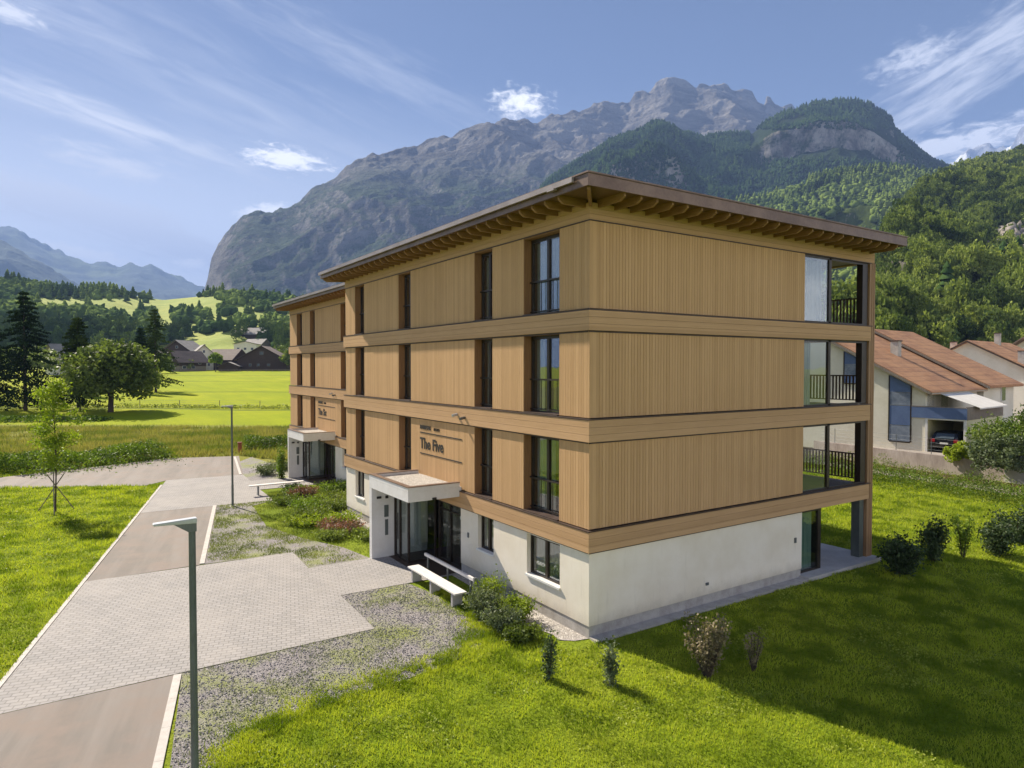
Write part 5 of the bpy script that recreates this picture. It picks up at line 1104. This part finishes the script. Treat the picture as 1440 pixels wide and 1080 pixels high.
for i, (x, y, R, H, mt, lab) in enumerate([(-.9, 13.2, .8, .42, 'cover', 'pale green cushion plant nearest the first porch'), (-2.3, 14.2, .7, .35, 'cover', 'flat green cushion plant next to the gravel'), (-1.6, 15.2, .95, .45, 'pink', 'reddish cushion plant in the bed before the nearer house'), (-.9, 16.6, .8, .45, 'shrub2', 'bright cushion plant behind the reddish one'),
     (-2.6, 17.2, .9, .4, 'shrub2', 'yellow green cushion plant at the road side of the bed'), (-2.0, 18.6, 1.0, .5, 'cover', 'broad pale cushion plant in the middle of the bed'), (-.2, 19.6, .9, .5, 'cover', 'cushion plant beside the gravel strip at the house end'), (-1.5, 20.6, 1.1, .55, 'hedge', 'dark green cushion plant before the second house'), (.2, 22.0, 1.1, .5, 'cover', 'pale cushion plant between the two houses'),
     (-1.9, 22.6, 1.0, .45, 'cover', 'pale cushion plant near the second lamp'), (-.6, 23.9, .9, .55, 'pink', 'dull reddish cushion plant below the thin legged bench'), (1.2, 24.6, 1.1, .6, 'hedge', 'dark green plant in the shade of the second porch'), (-.9, 25.2, .8, .5, 'hedge', 'green plant under the thin legged bench'), (-.6, 33.0, .9, .7, 'shrub1', 'grey green plant beyond the second porch'), (1.0, 34.8, 1.0, .7, 'shrub1', 'farthest grey green plant beyond the second porch')]):
    shrub(lab, x, y, R, H, mt, 300+i, 2200, .05, stems=26, name='cushion_plant', cat='plant', group='cushion plants in the front bed')
# meadow hedge of tall herbs beyond the path (a continuous band: stuff)
def band(name, label, pts, wd, H, mat, n, ls, seed, cat='plants'):
    rs = np.random.RandomState(seed); P = []; seg = [np.hypot(b[0]-a[0], b[1]-a[1]) for a, b in zip(pts[:-1], pts[1:])]; tot = sum(seg)
    for (a, b), L in zip(zip(pts[:-1], pts[1:]), seg):
        k = int(n*L/tot); t = rs.rand(k); o = rs.normal(size=k)*wd*.4; dx, dy = (b[0]-a[0])/L, (b[1]-a[1])/L; x = a[0]+dx*L*t-dy*o; y = a[1]+dy*L*t+dx*o
        hh = H*(.35+.9*fbm(x/1.6, y/1.6, 3))*np.exp(-(o/(wd*.75))**2); P.append(np.stack([x, y, gz(x, y)+hh*rs.rand(k)**.7], 1))
    P = np.concatenate(P); V, F = quads(P, ls*(.6+.8*rs.rand(len(P))), rs, asp=.4); return tag(npmesh(name, V, F, M[mat]), label, cat, kind='stuff')
band('herb_hedge', 'dark green band of tall herbs along the far side of the footpath', [(-60, 56), (-40, 51.5), (-15.4, 44), (-9, 46.5), (-5.6, 48)], 4.2, 1.5, 'hedge', 60000, .10, 1)
band('herb_hedge', 'tall herbs beyond the drive end next to the farther house', [(1.2, 48.5), (6, 47.5), (12, 46), (20, 44)], 3.2, 1.4, 'hedge', 16000, .10, 2)
band('field_margin', 'rough brushy strip between the bright fields left of the round tree', [tuple(lat(-95, 84)[:2]), tuple(lat(-52, 86)[:2])], 2.6, .8, 'hedge', 9000, .16, 3)
band('field_margin', 'thin weedy line along the wire fence in the meadow', [tuple(lat(-95, 107)[:2]), tuple(lat(-40, 104)[:2]), tuple(lat(40, 100)[:2])], 1.2, .8, 'weed', 9000, .14, 4)
band('trackside_weeds', 'tall pale weeds between lawn and railway ballast', [tp(-40, -3.0, 0)[:2], tp(70, -3.0, 0)[:2]], 2.6, 1.5, 'weed', 70000, .055, 5)
band('trackside_weeds', 'darker bushy weeds along the lawn edge before the railway', [tp(-12, -3.8, 0)[:2], tp(20, -4.2, 0)[:2]], 2.2, 1.2, 'hedge', 22000, .055, 6)
for i, (px, d, R, H, mt, lab) in enumerate([(1405, 45, 1.7, 2.6, 'hedge', 'leafy bush on the wall left of the garden hedge'), (1425, 43, 2.4, 3.6, 'oak', 'big garden bush beside the balcony fence'), (1470, 42, 2.6, 4, 'hedge', 'garden bush at the right frame edge'), (1405, 41.5, 1.6, 1.8, 'shrub1', 'grey green bush hanging over the concrete wall'), (1352, 45.2, .9, .7, 'shrub2', 'small yellow flowering bush by the wire fence'), (1440, 41, 1.7, 2.0, 'shrub1', 'pale bush over the wall near the right edge')]):
    q = at(px, 516, d); crowntree('garden_bush', lab, 'bush', (q[0], q[1], 1.1 if d > 43 else .9), R, H*.6, H*.45, mt, 30, 90, .09, 400+i, sz=.75, trunk_r=.05)

# ================================================================ grass blades, clover and pebbles near by
def inpoly(x, y, pts):
    c = np.zeros(len(x), bool); n = len(pts)
    for i in range(n):
        x0, y0 = pts[i]; x1, y1 = pts[(i+1) % n]; t = (y0 > y) != (y1 > y); c ^= t & (x < (x1-x0)*(y-y0)/(y1-y0+1e-12)+x0)
    return c
def blades(P, h, wd, rs, lean=.5):
    n = len(P); a = rs.rand(n)*6.28; dx, dy = np.cos(a)*wd/2, np.sin(a)*wd/2; b = rs.rand(n)*6.28; L = h*lean*rs.rand(n)
    A = P+np.stack([-dx, -dy, 0*dx], 1); B = P+np.stack([dx, dy, 0*dx], 1); T = P+np.stack([np.cos(b)*L, np.sin(b)*L, h], 1)
    return np.stack([A, B, T], 1).reshape(-1, 3), np.arange(3*n).reshape(n, 3)
M['grass'] = leafmat('lawn_grass_blades', '#a4b42a', '#c8c852', '#73861f', trans=.45, rough=.6, wx=.9)
M['clover'] = leafmat('clover_leaves', '#8a9a30', '#aab050', '#6c7e24', trans=.3, wx=1)
rs = np.random.RandomState(77)
OUT = [[(lx_(-20)-.1, -20), (rx_(-20)+.3, -20), (rx_(0)+.3, 0), (-10.2, -1.2), (-9.5, -.1), (-8.6, .5), (-7.2, .85), (-5.6, .9), (-4.2, 1.05), (-3.0, 1.4), (-2.1, 2.5), (-1.9, 4), (-1.2, 1.2), (-.9, -.2), (0, -.35), (9.4, -.36), (14.1, -.36), (14.1, 4.6), (13.6, 38), (2.4, 60), (-5, 60), (-8, 33), (lx_(33)-.1, 33)]]
def lawnpts(n, box, pw):
    # density falls off with distance from the viewer
    d = 6+rs.rand(n)**(1/pw)*(70-6); s = rs.uniform(-.82, .82, n)*d; q = np.array(CAM[:2])[None]+s[:, None]*RH+d[:, None]*FH; return q[:, 0], q[:, 1], d
x, y, d = lawnpts(760000, None, .62); xj = x+rs.normal(size=len(x))*.09+(fbm(x/.7, y/.7, 3)-.5)*1.5; yj = y+rs.normal(size=len(x))*.09+(fbm(x/.7+7, y/.7, 3)-.5)*1.5
path = inpoly(x, y, [(-70, 50), (-40, 44), (-15.4, 37), (-11.5, 35.2), (-7.75, 32.9), (-5.2, 45.9), (-9, 44), (-15.4, 41.6), (-40, 49), (-70, 56)])
rail_ = (x-t0.x)*tn.x+(y-t0.y)*tn.y > -1.9
ok = ~inpoly(np.where((x > -9.3) & (y < 8), xj, x), np.where((x > -9.3) & (y < 8), yj, y), OUT[0]) & ~path & ~rail_ & ~((x > 0) & (x < 9.4) & (y > -.34) & (y < 1)) & ((d < 47) | (x > 8))
x, y, d = x[ok], y[ok], d[ok]
cl_ = fbm(x/.5, y/.5, 3); big = fbm(x/3, y/3+9, 3)
P = np.stack([x, y, lawnz(x, y)+.005], 1); h = (.04+.11*np.clip(cl_-.25, 0, 1)*rs.rand(len(x))+.05*(big > .58)*cl_)*(1+d/45); wdt = .008+.0009*d
V, F = blades(P, h, wdt, rs, .9); tag(npmesh('grass', V, F, M['grass']), 'short bright green lawn grass around the house', 'grass', kind='stuff')
# long meadow grass and seed heads on the unmown strip
n_ = 170000; d = rs.uniform(47, 78, n_); s_ = rs.uniform(-.8, .15, n_)*d; q_ = np.array(CAM[:2])[None]+s_[:, None]*RH+d[:, None]*FH; x, y = q_[:, 0], q_[:, 1]
kk = ~inpoly(x, y, [(-70, 50), (-40, 44), (-15.4, 37), (-11.5, 35.2), (-7.75, 32.9), (-4, 33), (2.3, 27), (2.3, 20), (18, 20), (18, 39), (2, 39.5), (0, 44.5), (-5.2, 46.2), (-9, 44.4), (-15.4, 42), (-40, 49.6), (-70, 57)]) & (y > 25) & (fbm(x/5, y/2, 4)+.1*rs.normal(size=n_) > .42)
x, y = x[kk], y[kk]; P = np.stack([x, y, gz(x, y)], 1); V, F = blades(P, .15+.45*rs.rand(len(x)), .075, rs, .8)
M['seed'] = leafmat('long_meadow_grass', '#8b8c44', '#a79c62', '#6f7c34', trans=.35, wx=.25); tag(npmesh('meadow_grass', V, F, M['seed']), 'long unmown meadow grass with dry seed heads beyond the path', 'grass', kind='stuff')
# grass creeping over the edge of the gravel
ed = [(-9.75, -3.2), (-9.5, -2.2), (-9.2, -.9), (-8.4, -.0), (-7.1, .4), (-5.6, .5), (-4.1, .65), (-2.75, 1.05), (-1.8, 2.3), (-1.6, 4.0), (-1.62, 5.5)]
tt = rs.rand(26000)*(len(ed)-1); k_ = tt.astype(int); f_ = tt-k_; ea = np.array(ed); x = ea[k_, 0]*(1-f_)+ea[k_+1, 0]*f_; y = ea[k_, 1]*(1-f_)+ea[k_+1, 1]*f_
w_ = (.10+.5*fbm(x/.6, y/.6, 3)); x = x+rs.normal(size=len(x))*w_*.6; y = y+rs.normal(size=len(x))*w_+.12; k_ = fbm(x/.35, y/.35, 2) > .36
x, y = x[k_], y[k_]; P = np.stack([x, y, 0*x], 1); V, F = blades(P, .04+.08*rs.rand(len(x)), .017, rs, 1.0)
tag(npmesh('grass', V, F, M['grass']), 'ragged grass creeping over the edge of the foreground gravel', 'grass', kind='stuff')
# broad leaved weeds and clover in patches
x, y, d = lawnpts(260000, None, .6); k = (fbm(x/1.1+3, y/1.1, 3) > .57) & ~inpoly(x, y, OUT[0]) & ~((x-t0.x)*tn.x+(y-t0.y)*tn.y > -1.9) & (d < 45) & ~((y > 32) & (x < -7))
x, y, d = x[k], y[k], d[k]; P = np.stack([x, y, lawnz(x, y)+.02+.05*rs.rand(len(x))], 1); V, F = quads(P, .014+.0011*d, rs, asp=.7)
tag(npmesh('clover', V, F, M['clover']), 'paler clover and broad leaved weeds scattered in the lawn', 'weeds', kind='stuff')
# sparse grass in the gravel
def ingravel(n, pts, seed, dens):
    r = np.random.RandomState(seed); a = np.array(pts); x = r.uniform(a[:, 0].min(), a[:, 0].max(), n); y = r.uniform(a[:, 1].min(), a[:, 1].max(), n)
    k = inpoly(x, y, pts) & (fbm(x/.8+2, y/.8, 4)+.09*r.normal(size=n) > dens); return x[k], y[k], r
G2 = [(rx_(13.2)+.2, 13.2), (-4.3, 12.9), (-4.3, 10.6), (-2.1, 10.6), (-.4, 10.6), (-.3, 21), (2.2, 21.5), (2.2, 26.8), (-2.2, 26.5), (-2.4, 23.85), (rx_(24)+.2, 24)]
for i, (pts, n, dn) in enumerate(((G1, 42000, .55), (G2, 80000, .47))):
    x, y, r = ingravel(n, pts, 60+i, dn); P = np.stack([x, y, 0*x+.002], 1); V, F = blades(P, .03+.07*r.rand(len(x)), .012+.012*i, r, 1.1)
    tag(npmesh('gravel_grass', V, F, M['weed']), ['thin weeds growing through the grey gravel in the foreground', 'weeds covering the gravel between drive and nearer house'][i], 'weeds', kind='stuff')
x, y, r = ingravel(26000, G1, 71, 0.0); P = np.stack([x, y, 0*x+.004], 1)
Vp, Fp = ico(1, 3, .2, 1.2); sz_ = .008+.016*r.rand(len(x))**2
V, F = tile([(Vp, Fp)], np.zeros(len(x), int), P, sz_, sz_*.8, r.rand(len(x))*6.28); M['stone'] = leafmat('loose_stones', '#8a868a', '#6c696e', '#9a9692', trans=0, wx=8)
tag(npmesh('loose_stones', V, F, M['stone']), 'loose grey stones scattered over the gravel', 'stones', kind='stuff')

# ================================================================ air
hz, t = newmat('valley_haze'); t.n.remove(t.b); pv = t.node('ShaderNodeVolumePrincipled'); pv.inputs['Density'].default_value = 1.1e-4
pv.inputs['Color'].default_value = (.34, .52, 1.0, 1); pv.inputs['Anisotropy'].default_value = .0
t.l.new(pv.outputs[0], t.out.inputs['Volume'])
tag(MB().box(-14000, 19000, -3000, 19000, -12, 2560).build('haze', hz), kind='stuff')
